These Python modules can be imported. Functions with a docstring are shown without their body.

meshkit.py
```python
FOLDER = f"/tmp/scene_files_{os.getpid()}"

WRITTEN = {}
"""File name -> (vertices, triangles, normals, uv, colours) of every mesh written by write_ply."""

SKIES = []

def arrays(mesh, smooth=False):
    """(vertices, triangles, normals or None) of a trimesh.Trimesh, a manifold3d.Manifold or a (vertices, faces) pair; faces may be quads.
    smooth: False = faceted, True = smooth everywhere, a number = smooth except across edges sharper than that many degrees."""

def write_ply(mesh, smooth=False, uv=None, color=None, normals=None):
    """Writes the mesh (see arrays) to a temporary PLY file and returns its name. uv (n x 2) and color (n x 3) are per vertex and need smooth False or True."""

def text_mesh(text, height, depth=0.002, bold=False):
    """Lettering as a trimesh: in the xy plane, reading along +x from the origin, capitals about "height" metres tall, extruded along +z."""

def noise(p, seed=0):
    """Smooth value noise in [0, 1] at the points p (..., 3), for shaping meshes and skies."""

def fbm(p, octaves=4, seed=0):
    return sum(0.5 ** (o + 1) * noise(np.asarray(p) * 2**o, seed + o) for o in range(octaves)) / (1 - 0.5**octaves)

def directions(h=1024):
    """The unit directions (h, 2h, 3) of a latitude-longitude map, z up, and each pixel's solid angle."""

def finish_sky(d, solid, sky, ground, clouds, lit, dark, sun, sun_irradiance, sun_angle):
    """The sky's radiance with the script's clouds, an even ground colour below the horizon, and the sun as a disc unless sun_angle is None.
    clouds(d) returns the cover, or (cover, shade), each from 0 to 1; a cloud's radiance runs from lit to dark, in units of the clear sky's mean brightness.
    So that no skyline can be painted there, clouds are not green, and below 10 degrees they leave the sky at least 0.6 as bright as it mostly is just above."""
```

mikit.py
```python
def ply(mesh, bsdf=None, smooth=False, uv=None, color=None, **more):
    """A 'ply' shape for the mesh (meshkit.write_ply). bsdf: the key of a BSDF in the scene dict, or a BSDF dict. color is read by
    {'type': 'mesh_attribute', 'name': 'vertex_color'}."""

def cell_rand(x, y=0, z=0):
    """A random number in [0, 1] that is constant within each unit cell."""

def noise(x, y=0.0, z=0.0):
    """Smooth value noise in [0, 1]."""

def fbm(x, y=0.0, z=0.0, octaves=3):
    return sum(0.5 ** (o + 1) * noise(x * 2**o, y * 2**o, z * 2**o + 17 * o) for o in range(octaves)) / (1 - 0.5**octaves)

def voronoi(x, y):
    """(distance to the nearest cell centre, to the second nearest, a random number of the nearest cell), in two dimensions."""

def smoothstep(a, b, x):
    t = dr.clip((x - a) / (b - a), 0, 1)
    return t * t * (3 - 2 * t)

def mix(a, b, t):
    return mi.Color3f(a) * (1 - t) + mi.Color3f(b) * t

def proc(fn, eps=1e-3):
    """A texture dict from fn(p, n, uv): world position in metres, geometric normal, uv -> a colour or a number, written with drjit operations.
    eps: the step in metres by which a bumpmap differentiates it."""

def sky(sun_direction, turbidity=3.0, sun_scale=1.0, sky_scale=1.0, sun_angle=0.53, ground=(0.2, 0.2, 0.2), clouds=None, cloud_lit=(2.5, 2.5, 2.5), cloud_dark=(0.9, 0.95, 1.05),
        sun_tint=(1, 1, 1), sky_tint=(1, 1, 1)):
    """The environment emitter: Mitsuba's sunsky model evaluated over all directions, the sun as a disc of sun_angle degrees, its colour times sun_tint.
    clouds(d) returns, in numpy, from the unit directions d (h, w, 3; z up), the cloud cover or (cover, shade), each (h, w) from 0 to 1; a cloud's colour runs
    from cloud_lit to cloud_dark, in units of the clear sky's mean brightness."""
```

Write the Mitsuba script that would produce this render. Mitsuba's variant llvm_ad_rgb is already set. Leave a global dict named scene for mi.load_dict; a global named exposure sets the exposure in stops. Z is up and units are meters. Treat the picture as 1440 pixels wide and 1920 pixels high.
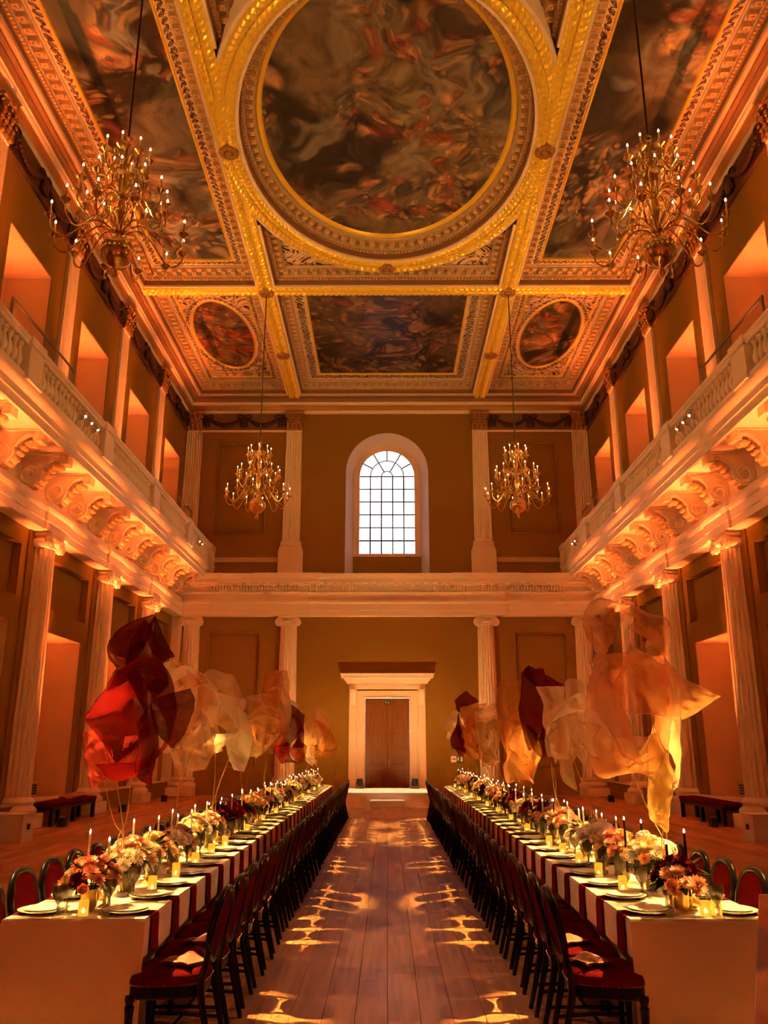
import math, random
import numpy as np, trimesh, drjit as dr, mitsuba as mi
import mikit, meshkit
from mikit import ply, proc, noise, fbm, smoothstep, mix, cell_rand
T = mi.ScalarTransform4f
scene, labels = {}, {}
rng = np.random.default_rng(11)
random.seed(4)

# ------------------------------------------------------------------ camera, sky, exposure, lamps
FOC = 1550.0                                    # focal length in pixels of the 1440 x 1920 frame
PITCH = math.atan(440 / FOC)
YAW = math.atan(6 / FOC)
EYE = (0.0, 0.0, 1.75)
fwd = (-math.sin(YAW) * math.cos(PITCH), math.cos(YAW) * math.cos(PITCH), math.sin(PITCH))
scene['camera'] = {'type': 'perspective', 'fov': 2 * math.degrees(math.atan(720 / FOC)), 'fov_axis': 'x', 'near_clip': 0.05, 'far_clip': 500.0,
                   'to_world': T().look_at(origin=list(EYE), target=[EYE[i] + fwd[i] for i in range(3)], up=[0, 0, 1])}
exposure = 6.0
LS = 2.0 ** -exposure           # lamp scale that goes with the exposure
scene['sky'] = {**mikit.sky((0.3, 0.6, 0.74), turbidity=4.0, sun_scale=0.0, sky_scale=17.0 * LS, clouds=lambda d: np.ones(d.shape[:2]) * 0.96, cloud_lit=(1.15, 1.17, 1.25), cloud_dark=(1, 1, 1.05)),
                'sampling_weight': 1.5}

AMBER = (1.0, 0.44, 0.12)      # chandelier and table light
RED = (1.0, 0.155, 0.030)       # orange-red wall washers
GOLD = (1.0, 0.47, 0.12)        # ceiling wash
SPOTY = (1.0, 0.55, 0.13)       # table pin spots
K_COL, K_GAL, K_NICHE, K_LNICHE, K_TABLE, K_CEIL, K_END = 1100.0, 330.0, 150.0, 150.0, 2300.0, 86.0, 46.0
K_NEAR = 80.0  # unseen uplights behind the camera
K_AISLE, K_UP = 120.0, 7.0  # unseen aisle spots, unseen lamps under the organza
K_BULB, K_FLAME, K_VOTIVE = 26.0, 22.0, 0.75

def spot(key, pos, target, color, power, cutoff, beam=None, w=1.0):
    d = np.array(target, float) - np.array(pos, float)
    up = [0, 0, 1] if abs(d[2]) < 0.98 * np.linalg.norm(d) else [0, 1, 0]
    scene[key] = {'type': 'spot', 'to_world': T().look_at(origin=list(map(float, pos)), target=list(map(float, target)), up=up),
                  'intensity': {'type': 'rgb', 'value': [LS * power * c for c in color]}, 'cutoff_angle': float(cutoff), 'beam_width': float(beam if beam else cutoff * 0.6), 'sampling_weight': float(w)}

# ------------------------------------------------------------------ room measures (metres)
XW, YF, YN = 8.4, 32.45, -3.0                   # side wall planes, far wall, near wall
BAYS = [30.5, 26.05, 21.6, 17.15, 12.7]         # window bays
COLS = [28.28, 23.83, 19.38, 14.93, 10.48]      # columns between them
Z_ARCH, Z_FRZ, Z_SOF, Z_DECK, Z_RAIL = 6.66, 7.35, 8.2, 8.57, 9.48
Z_TOP, Z_BEAM, Z_CEIL = 15.3, 15.85, 16.45

# ------------------------------------------------------------------ mesh helpers: everything is (V, F) with triangles
def tri(F):
    F = np.asarray(F, int)
    return F if F.shape[1] == 3 else np.vstack([F[:, [0, 1, 2]], F[:, [0, 2, 3]]])
def cat(*ms):
    V, F, n = [], [], 0
    for v, f in ms:
        V.append(np.asarray(v, float)); F.append(tri(f) + n); n += len(v)
    return np.vstack(V), np.vstack(F)
def tm(m): return (np.array(m.vertices), np.array(m.faces))
def mv(m, t=(0, 0, 0), rz=0.0, s=1.0, R=None):
    v = np.asarray(m[0], float) * np.asarray(s, float)
    if R is not None: v = v @ np.asarray(R).T
    c, q = math.cos(rz), math.sin(rz)
    v = np.stack([v[:, 0] * c - v[:, 1] * q, v[:, 0] * q + v[:, 1] * c, v[:, 2]], 1) + np.asarray(t, float)
    f = tri(m[1])
    return v, (f[:, ::-1] if np.prod(np.broadcast_to(s, 3)) < 0 else f)
def bx(x0, x1, y0, y1, z0, z1, b=0.0):
    x0, x1 = min(x0, x1), max(x0, x1); y0, y1 = min(y0, y1), max(y0, y1)
    if b <= 0:
        v = np.array([[x, y, z] for x in (x0, x1) for y in (y0, y1) for z in (z0, z1)], float)
        return v, np.array([[0, 1, 3], [0, 3, 2], [4, 6, 7], [4, 7, 5], [0, 4, 5], [0, 5, 1], [2, 3, 7], [2, 7, 6], [0, 2, 6], [0, 6, 4], [1, 5, 7], [1, 7, 3]])
    p = [[x, y, z] for x in (x0, x1) for y in (y0, y1) for z in (z0, z1)]
    c = np.array([(x0 + x1) / 2, (y0 + y1) / 2, (z0 + z1) / 2])
    q = []
    for v in p:
        s = np.sign(np.array(v) - c)
        for k in range(3):
            w = np.array(v, float)
            for j in range(3):
                if j != k: w[j] -= s[j] * b
            q.append(w)
    return tm(trimesh.convex.convex_hull(np.array(q)))
def lathe(prof, n=24, a0=0.0, a1=2 * math.pi):
    full = a1 - a0 > 6.28
    k = n if full else n + 1
    a = a0 + (a1 - a0) * np.arange(k) / n
    p = np.asarray(prof, float)
    V = np.stack([p[None, :, 0] * np.cos(a)[:, None], p[None, :, 0] * np.sin(a)[:, None], np.broadcast_to(p[None, :, 1], (k, len(p)))], -1).reshape(-1, 3)
    m, F = len(p), []
    for i in range(n):
        j = (i + 1) % k
        for q in range(m - 1): F.append([i * m + q, j * m + q, j * m + q + 1, i * m + q + 1])
    return V, tri(F)
def tube(P, r, n=8, close=False, caps=True):
    P = np.asarray(P, float); N = len(P); r = np.broadcast_to(np.asarray(r, float), (N,))
    t = (np.roll(P, -1, 0) - np.roll(P, 1, 0)) if close else np.gradient(P, axis=0)
    t /= np.linalg.norm(t, axis=1, keepdims=True) + 1e-12
    a = np.array([0, 0, 1.0]) if abs(t[0, 2]) < 0.8 else np.array([1.0, 0, 0])
    A, B = [], []
    for i in range(N):
        a = a - t[i] * (a @ t[i]); a /= np.linalg.norm(a) + 1e-12
        A.append(a); B.append(np.cross(t[i], a))
    th = np.arange(n) * 2 * math.pi / n
    V = (P[:, None] + r[:, None, None] * (np.cos(th)[None, :, None] * np.array(A)[:, None] + np.sin(th)[None, :, None] * np.array(B)[:, None])).reshape(-1, 3)
    F = [[i * n + j, i * n + (j + 1) % n, ((i + 1) % N) * n + (j + 1) % n, ((i + 1) % N) * n + j] for i in range(N if close else N - 1) for j in range(n)]
    F = tri(F)
    if caps and not close:
        V = np.vstack([V, P[:1], P[-1:]])
        F = np.vstack([F, [[N * n, (j + 1) % n, j] for j in range(n)], [[N * n + 1, (N - 1) * n + j, (N - 1) * n + (j + 1) % n] for j in range(n)]])
    return V, F
def ball(r, c=(0, 0, 0), sub=1, s=(1, 1, 1)):
    m = trimesh.creation.icosphere(subdivisions=sub, radius=r)
    return np.array(m.vertices) * s + np.asarray(c), np.array(m.faces)
def poly_ext(pts, h, holes=()):
    from shapely.geometry import Polygon
    return tm(trimesh.creation.extrude_polygon(Polygon(pts, holes), h, engine='earcut'))
def grid(P):
    """P (m, n, 3) -> mesh and uv"""
    m, n = P.shape[:2]
    i, j = np.meshgrid(np.arange(m - 1), np.arange(n - 1), indexing='ij')
    q = np.stack([i * n + j, (i + 1) * n + j, (i + 1) * n + j + 1, i * n + j + 1], -1).reshape(-1, 4)
    return P.reshape(-1, 3), tri(q)
def sweep(path, prof, closed=False, want_uv=False):
    """sweeps profile [(offset to the left of the path, z)] along a plan path with mitred corners"""
    P = np.asarray(path, float)
    if closed: P = np.vstack([P, P[:1]])
    d = np.diff(P, axis=0); L = np.linalg.norm(d, axis=1); d /= L[:, None]
    nrm = np.stack([-d[:, 1], d[:, 0]], 1)
    M = []
    for i in range(len(P)):
        a = nrm[i - 1] if i > 0 else (nrm[-1] if closed else nrm[0])
        b = nrm[i] if i < len(nrm) else (nrm[0] if closed else nrm[-1])
        M.append((a + b) / max(1 + a @ b, 0.2))
    M = np.array(M); pr = np.asarray(prof, float)
    G = np.empty((len(P), len(pr), 3))
    G[:, :, :2] = P[:, None] + M[:, None] * pr[None, :, :1]
    G[:, :, 2] = pr[None, :, 1]
    mesh = grid(G)
    if not want_uv: return mesh
    u = np.concatenate([[0], np.cumsum(L)])
    v = np.concatenate([[0], np.cumsum(np.linalg.norm(np.diff(pr, axis=0), axis=1))])
    UV = np.stack(np.broadcast_arrays(u[:, None], v[None, :]), -1).reshape(-1, 2)
    return mesh, UV
def bez(P, n):
    """Catmull-Rom through the points"""
    P = np.asarray(P, float); k = len(P)
    Q = np.vstack([2 * P[0] - P[1], P, 2 * P[-1] - P[-2]])
    out = []
    for t in np.linspace(0, k - 1 - 1e-9, n):
        i = int(t); f = t - i
        a, b, c, d = Q[i], Q[i + 1], Q[i + 2], Q[i + 3]
        out.append(0.5 * (2 * b + (c - a) * f + (2 * a - 5 * b + 4 * c - d) * f ** 2 + (3 * b - a - 3 * c + d) * f ** 3))
    return np.array(out)

# ------------------------------------------------------------------ entries
def num(name):
    if name not in scene and name not in labels: return name
    k = 1
    while f'{name}_{k:03d}' in scene or f'{name}_{k:03d}' in labels: k += 1
    return f'{name}_{k:03d}'
COUNT = {}
def nxt(name):
    k = COUNT.get(name, -1) + 1; COUNT[name] = k
    return name if k == 0 else f'{name}_{k:03d}'
def add(key, mesh, bsdf, smooth=False, **kw):
    scene[key] = ply(mesh, bsdf, smooth, **kw); return key
def part(parent, name, mesh, bsdf, smooth=False, label=None, stuff=False, **kw):
    key = nxt(parent + '__' + name)
    add(key, mesh, bsdf, smooth, **kw)
    if label or stuff: labels[key] = {**({'label': label} if label else {}), **({'kind': 'stuff'} if stuff else {})}
    return key
def thing(name, label, cat_, group=None):
    key = nxt(name); labels[key] = {'label': label, 'category': cat_, **({'group': group} if group else {})}
    return key
def struct(key, label):
    labels[key] = {'label': label, 'kind': 'structure'}; return key
def shapes(gid, **parts): scene[gid] = {'type': 'shapegroup', **parts}
def inst(key, gid, tf): scene[key] = {'type': 'instance', 'to_world': tf, 'g': {'type': 'ref', 'id': gid}}
ONES = ['', 'first', 'second', 'third', 'fourth', 'fifth', 'sixth', 'seventh', 'eighth', 'ninth', 'tenth', 'eleventh', 'twelfth', 'thirteenth', 'fourteenth', 'fifteenth', 'sixteenth', 'seventeenth', 'eighteenth', 'nineteenth']
def ordinal(n):
    if n < 20: return ONES[n]
    t = ['twent', 'thirt', 'fort', 'fift'][n // 10 - 2]
    return t + 'ieth' if n % 10 == 0 else t + 'y-' + ONES[n % 10]

# ------------------------------------------------------------------ materials
def mat(key, col, rough=0.6, metal=0.0, spec=0.4, two=True, **kw):
    c = col if isinstance(col, dict) else {'type': 'rgb', 'value': list(col)}
    b = {'type': 'principled', 'base_color': c, 'roughness': rough, 'metallic': metal, 'specular': spec, **kw}
    scene[key] = {'type': 'twosided', 'b': b} if two else b
def diff(key, col):
    c = col if isinstance(col, dict) else {'type': 'rgb', 'value': list(col)}
    scene[key] = {'type': 'twosided', 'b': {'type': 'diffuse', 'reflectance': c}}
mat('cream', (0.74, 0.66, 0.55), 0.55, spec=0.3)
mat('cream_dull', (0.52, 0.43, 0.31), 0.6, spec=0.3)
mat('brown_band', (0.26, 0.15, 0.075), 0.6, spec=0.3)
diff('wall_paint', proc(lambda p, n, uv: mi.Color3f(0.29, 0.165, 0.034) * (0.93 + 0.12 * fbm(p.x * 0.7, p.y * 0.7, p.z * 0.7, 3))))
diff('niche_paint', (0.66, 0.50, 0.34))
mat('gilt', (0.90, 0.70, 0.085), 0.36, metal=0.45, spec=0.5)
mat('gilt_dark', (0.40, 0.22, 0.07), 0.42, metal=0.5, spec=0.5)
mat('swag', (0.055, 0.024, 0.013), 0.5, metal=0.2)
mat('brass', (0.80, 0.56, 0.20), 0.22, metal=1.0)
mat('black_lacquer', (0.006, 0.005, 0.005), 0.16, spec=0.2)
mat('black_metal', (0.02, 0.02, 0.022), 0.5)
diff('burgundy', (0.105, 0.006, 0.008))
diff('napkin_red', (0.13, 0.009, 0.009))
diff('linen', (0.72, 0.60, 0.50))
diff('pink_cloth', (0.46, 0.19, 0.16))
mat('china', (0.62, 0.58, 0.52), 0.25, spec=0.5)
mat('china_rim', (0.36, 0.34, 0.33), 0.35, spec=0.5)
mat('silver', (0.46, 0.43, 0.39), 0.28, metal=1.0)
mat('paint_white', (0.66, 0.62, 0.58), 0.5)
mat('rope', (0.05, 0.03, 0.02), 0.8)
mat('gold_wire', (0.85, 0.58, 0.16), 0.35, metal=0.8)
diff('wax_white', (0.80, 0.72, 0.62))
diff('wax_black', (0.03, 0.015, 0.015))
mat('sconce_ivory', (0.80, 0.62, 0.32), 0.5)
diff('leaf', (0.05, 0.075, 0.025))
mat('vase_glass', (0.20, 0.17, 0.10), 0.15, spec=0.8)
mat('vase_gold', (0.70, 0.48, 0.15), 0.3, metal=0.8)
scene['goblet_glass'] = {'type': 'blendbsdf', 'weight': 0.48, 'a': {'type': 'null'}, 'b': {'type': 'twosided', 'b': {'type': 'principled', 'base_color': {'type': 'rgb', 'value': [0.055, 0.038, 0.024]}, 'roughness': 0.08, 'specular': 0.9, 'clearcoat': 1.0}}}
scene['pane'] = {'type': 'thindielectric', 'int_ior': 1.3}
def sheer(key, col, opacity, trans=1.0):
    c = {'type': 'rgb', 'value': list(col)}
    scene[key] = {'type': 'blendbsdf', 'weight': opacity, 'a': {'type': 'null'},
                  'b': {'type': 'principledthin', 'base_color': c, 'roughness': 0.7, 'diff_trans': trans, 'spec_trans': 0.0}}
sheer('sheer_red', (0.17, 0.0035, 0.006), 0.80)
sheer('sheer_wine', (0.16, 0.008, 0.014), 0.86)
sheer('sheer_coral', (0.55, 0.05, 0.035), 0.66)
sheer('sheer_cream', (0.92, 0.70, 0.40), 0.58)
sheer('sheer_white', (0.90, 0.80, 0.66), 0.78)
sheer('sheer_peach', (0.90, 0.42, 0.15), 0.42)
sheer('sheer_orange', (0.80, 0.32, 0.08), 0.52)
sheer('sheer_yellow', (0.90, 0.62, 0.18), 0.74)
PET = {'white': (0.88, 0.82, 0.70), 'cream': (0.84, 0.66, 0.40), 'blush': (0.84, 0.55, 0.44), 'peach': (0.84, 0.50, 0.29), 'coral': (0.76, 0.36, 0.29), 'crimson': (0.36, 0.012, 0.03), 'wine': (0.10, 0.010, 0.016)}
for k_, v_ in PET.items(): diff('petal_' + k_, v_)

def wood_floor(p, n, uv):
    i = dr.floor(p.x / 0.22)
    r = cell_rand(i, dr.floor((p.y + cell_rand(i, 3) * 2.6) / 2.6), 7)
    g = fbm(p.x * 30 + r * 50, p.y * 1.6, 0, 4)
    g2 = fbm(p.x * 5, p.y * 0.9 + r * 30, 3, 3)
    c = mix((0.25, 0.10, 0.042), (0.47, 0.225, 0.105), 0.55 * r + 0.45 * g2)
    return c * (0.72 + 0.5 * g)
mat('floor_wood', proc(wood_floor), {'type': 'proc', 'fn': proc(lambda p, n, uv: 0.30 + 0.22 * fbm(p.x * 3, p.y * 1.5, 0, 3))['fn'], 'eps': 1e-3}, spec=0.45)
mat('door_wood', proc(lambda p, n, uv: mix((0.17, 0.060, 0.014), (0.26, 0.10, 0.026), fbm(p.x * 26, p.y * 26, p.z * 1.4, 3))), 0.4)

def scroll(p, n, uv):
    """running vine scroll, dark on plaster, along u (metres)"""
    u, v = uv.x, uv.y
    P = 0.42
    t = u / P - dr.floor(u / P)
    s = dr.sin(2 * math.pi * t)
    vine = dr.abs(v - 0.12 - 0.055 * s)
    c1 = dr.sqrt(dr.square((t - 0.25) * P) + dr.square(v - 0.10)); c2 = dr.sqrt(dr.square((t - 0.75) * P) + dr.square(v - 0.14))
    r = dr.minimum(c1, c2)
    ring = dr.minimum(dr.abs(r - 0.052), dr.abs(r - 0.018))
    leaf = noise(u * 26, v * 26) 
    ink = dr.maximum(1 - smoothstep(0.010, 0.017, vine), 1 - smoothstep(0.009, 0.015, ring))
    ink = dr.maximum(ink, smoothstep(0.66, 0.74, leaf) * (1 - smoothstep(0.075, 0.1, dr.abs(v - 0.12))))
    return mix((0.70, 0.60, 0.44), (0.085, 0.045, 0.02), ink)
diff('scroll_band', proc(scroll))
def scroll_panel(p, n, uv):
    x, y = p.x * 1.0, p.y * 1.0
    a = noise(x * 1.3, y * 1.3, 2) * 6.0
    w = dr.sin(9 * x + 3.0 * dr.sin(5 * y) + a) * dr.sin(9 * y + 3.0 * dr.sin(5 * x + 1) - a)
    q = dr.abs(w)
    ink = (1 - smoothstep(0.10, 0.18, q)) * 0.9
    ink = dr.maximum(ink, smoothstep(0.55, 0.7, w))
    return mix((0.70, 0.58, 0.40), (0.095, 0.048, 0.02), ink)
diff('scroll_panel', proc(scroll_panel))

def canvas(seed, warm, dark, cool=(1, 1, 1)):
    """a plain invented canvas: clouds and rounded drapery-like masses of umber, ochre, flesh, red and slate"""
    def fn(p, n, uv):
        x, y = p.x + seed * 7.3, p.y
        w1, w2 = fbm(x * 0.6, y * 0.6, seed, 3) - 0.5, fbm(x * 0.6 + 9, y * 0.6, seed + 4, 3) - 0.5
        x1, y1 = x + 1.7 * w1, y + 1.7 * w2
        fine = fbm(x1 * 5.0, y1 * 4.0, seed + 6, 3)
        big = fbm(x1 * 0.5, y1 * 0.45, seed + 1, 3)
        zone = smoothstep(0.40, 0.62, big)
        col = mix((0.030, 0.024, 0.017), (0.20, 0.145, 0.09), zone)
        col = mix(col, (0.36, 0.33, 0.26), smoothstep(0.54, 0.70, fbm(x1 * 0.9 + 4, y1 * 0.8, seed + 2, 4)) * (0.85 - 0.7 * dark))
        crowd = smoothstep(0.36, 0.50, fbm(x * 0.55 + 3, y * 0.55, seed + 7, 2))
        for k, (f, amp) in enumerate(((0.95, 0.8), (1.9, 0.7), (3.6, 0.55))):
            v1, v2 = fbm(x1 * f * 1.6 + k, y1 * f * 1.6, seed + 12, 2) - 0.5, fbm(x1 * f * 1.6 + 5, y1 * f * 1.6 + k, seed + 13, 2) - 0.5
            d1, d2, r = mikit.voronoi((x1 * 0.85 + y1 * 0.35 + amp * v1 / f) * f + 31 * k, (y1 * 0.8 - x1 * 0.3 + amp * v2 / f) * f + 17 * k)
            body = (1 - smoothstep(0.22, 0.46, d1)) * crowd
            lit = smoothstep(0.5, 0.0, d1 + 0.5 * (v1 + v2))
            tone = mix((0.075, 0.038, 0.018), (0.64, 0.37, 0.18), lit)
            tone = mix(tone, mix((0.07, 0.008, 0.006), (0.40, 0.055, 0.025), lit), smoothstep(0.52, 0.53, r) * smoothstep(0.75, 0.74, r) * (0.6 + 0.4 * warm))
            tone = mix(tone, mix((0.012, 0.012, 0.014), (0.085, 0.085, 0.08), lit), smoothstep(0.80, 0.81, r))
            tone = mix(tone, mix((0.06, 0.05, 0.03), (0.36, 0.29, 0.17), lit), smoothstep(0.21, 0.20, r))
            col = mix(col, tone, body * (0.92 - 0.15 * k))
        return col * (0.45 + 1.05 * fine) * (0.95 - 0.60 * dark) * mi.Color3f(*cool)
    return fn
for k_, (s_, w_, d_) in dict(oval=(1, 0.8, 0.42), left=(2, 0.4, 0.0), right=(3, 0.4, 0.1), rect=(4, 0.3, 0.75), small_left=(5, 0.9, 0.55), small_right=(6, 0.9, 0.5)).items():
    mat('canvas_' + k_, proc(canvas(s_, w_, d_, (0.72, 1.0, 1.30) if k_ in ('left', 'right') else (1, 1, 1))), 0.42, spec=0.45)
mat('print_board', proc(lambda p, n, uv: mix(mix((0.72, 0.50, 0.52), (0.92, 0.86, 0.86), smoothstep(0.4, 0.62, fbm(p.x * 5 + p.y * 3, p.z * 5, 1, 3))), (0.42, 0.40, 0.66), smoothstep(0.52, 0.62, fbm(p.x * 3 + p.y * 2, p.z * 2.6, 5, 3)))), 0.5)

# ------------------------------------------------------------------ floor of separate boards
F_ = struct('floor', 'wide oak floorboards running the length of the hall')
add('floor', bx(-9.6, 9.6, YN - 0.2, YF + 0.8, -0.2, -0.021), 'brown_band')
boards = []
for i in range(-39, 39):
    x0 = i * 0.22; off = (math.sin(i * 12.9898) * 43758.5453) % 1.0 * 2.6
    y = YN - off
    while y < YF:
        a, b = max(y, YN), min(y + 2.6, YF)
        if b - a > 0.05 and x0 < XW and x0 + 0.22 > -XW: boards.append((max(x0, -XW), min(x0 + 0.22, XW), a, b))
        y += 2.6
def seen(b):
    x, y = (b[0] + b[1]) / 2, (b[2] + b[3]) / 2
    aisle = abs(x) < 1.2 and y > 3.0
    side = 2.9 < abs(x) < 7.7 and y > 5.5 and abs(x) / y < 0.52
    return (0 if aisle else 1 if side else 2, math.hypot(x, y))
boards.sort(key=seen)
for b in boards[:300]: part('floor', 'floorboard', bx(b[0] + .0012, b[1] - .0012, b[2] + .0012, b[3] - .0012, -0.02, 0, 0.0015), 'floor_wood')
part('floor', 'floorboard_rest', cat(*[bx(b[0] + .0012, b[1] - .0012, b[2] + .0012, b[3] - .0012, -0.02, 0) for b in boards[300:]]), 'floor_wood', stuff=True)

# ------------------------------------------------------------------ side walls with niches on both levels
def yz_wall(side, holes, y0, y1, z0, z1, depth):
    """wall polygon in (y, z) with openings, extruded outwards from |x| = XW"""
    m = poly_ext([(y0, z0), (y1, z0), (y1, z1), (y0, z1)], depth, [[(a, c), (b, c), (b, d), (a, d)] for a, b, c, d in holes])
    v, f = m
    return np.stack([side * (XW + v[:, 2]), v[:, 0], v[:, 1]], 1), f
for sd, nm in ((-1, 'left'), (1, 'right')):
    W = struct(f'wall_{nm}', f'{nm} wall painted drab olive with lit niches on two levels')
    lo = [(y - 1.15, y + 1.15, 0.5, 4.48) for y in BAYS]; up = [(y - 1.17, y + 1.17, 9.3, 13.05) for y in BAYS]
    pan = [(y - 1.3, y + 1.3, 5.05, 6.25) for y in BAYS]
    outer = [(y - 1.15, y + 1.15, 0.5, 4.48) for y in BAYS] + [(y - 1.17, y + 1.17, 9.3, 13.05) for y in BAYS]
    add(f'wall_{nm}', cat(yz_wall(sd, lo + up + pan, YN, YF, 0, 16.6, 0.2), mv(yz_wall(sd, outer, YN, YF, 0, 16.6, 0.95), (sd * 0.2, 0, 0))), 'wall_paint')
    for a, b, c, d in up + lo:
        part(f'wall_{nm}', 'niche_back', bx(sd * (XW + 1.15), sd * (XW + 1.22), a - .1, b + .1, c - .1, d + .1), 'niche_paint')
        t = 0.012
        for q in (bx(sd * (XW + .02), sd * (XW + 1.15), a, a + t, c, d), bx(sd * (XW + .02), sd * (XW + 1.15), b - t, b, c, d), bx(sd * (XW + .02), sd * (XW + 1.15), a, b, d - t, d), bx(sd * (XW + .02), sd * (XW + 1.15), a, b, c, c + t)):
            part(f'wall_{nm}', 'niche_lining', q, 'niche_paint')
    for y in BAYS:      # heating grilles low in the niches and the plinth below
        g = thing('heating_grille', f'slatted heating grille low in the {ordinal(BAYS[::-1].index(y) + 1)} {nm} niche from the camera', 'grille', 'heating grilles in the lower niches')
        x0 = sd * (XW + .55)
        part(g, 'frame', cat(bx(x0, x0 + sd * .05, y - .62, y + .62, .53, .58), bx(x0, x0 + sd * .05, y - .62, y + .62, .86, .91), bx(x0, x0 + sd * .05, y - .62, y - .56, .53, .91), bx(x0, x0 + sd * .05, y + .56, y + .62, .53, .91), bx(x0 + sd * .03, x0 + sd * .3, y - .6, y + .6, .515, .9)), 'cream_dull')
        for k in range(4): part(g, 'slat', bx(x0 - sd * .01, x0 + sd * .03, y - .56, y + .56, .60 + .065 * k, .625 + .065 * k), 'black_metal')
    part(f'wall_{nm}', 'dado', bx(sd * 8.15, sd * (XW + .02), 10.6, YF, 0, .5, .01), 'wall_paint')
    part(f'wall_{nm}', 'dado_cap', bx(sd * 8.11, sd * (XW + .02), 10.6, YF, .5, .54, .008), 'cream_dull')

struct('wall_near', 'unseen wall behind the camera, cream to bounce light forward')
add('wall_near', bx(-9.6, 9.6, YN - .4, YN, 0, 16.6), 'cream')  # out of view; cream chosen so it bounces red light onto the tables

# ------------------------------------------------------------------ far wall with the arched window recess and sunken panels
def arch(xc, hw, z0, zs, n=28):
    a = np.linspace(0, math.pi, n)
    return [(xc - hw, z0)] + [(xc + hw, z0)] + [(xc + hw * math.cos(t), zs + hw * math.sin(t)) for t in a][0:-1] + [(xc - hw, zs)]
ZS, HW_O, HW_I = 12.70, 1.70, 1.38
def xz_plate(pts, y0, dep, holes=()):
    v, f = poly_ext(pts, dep, holes)
    return np.stack([v[:, 0], y0 + v[:, 2], v[:, 1]], 1), f
B_ = struct('wall_back', 'far end wall painted drab olive around the arched window and the door')
door_hole = [(-.86, 0.0), (.86, 0.0), (.86, 3.56), (-.86, 3.56)]
pans = [[(s * 4.95, 10.05), (s * 7.05, 10.05), (s * 7.05, 13.95), (s * 4.95, 13.95)] for s in (-1, 1)] + [[(s * 4.95, 1.0), (s * 7.0, 1.0), (s * 7.0, 6.05), (s * 4.95, 6.05)] for s in (-1, 1)]
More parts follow.
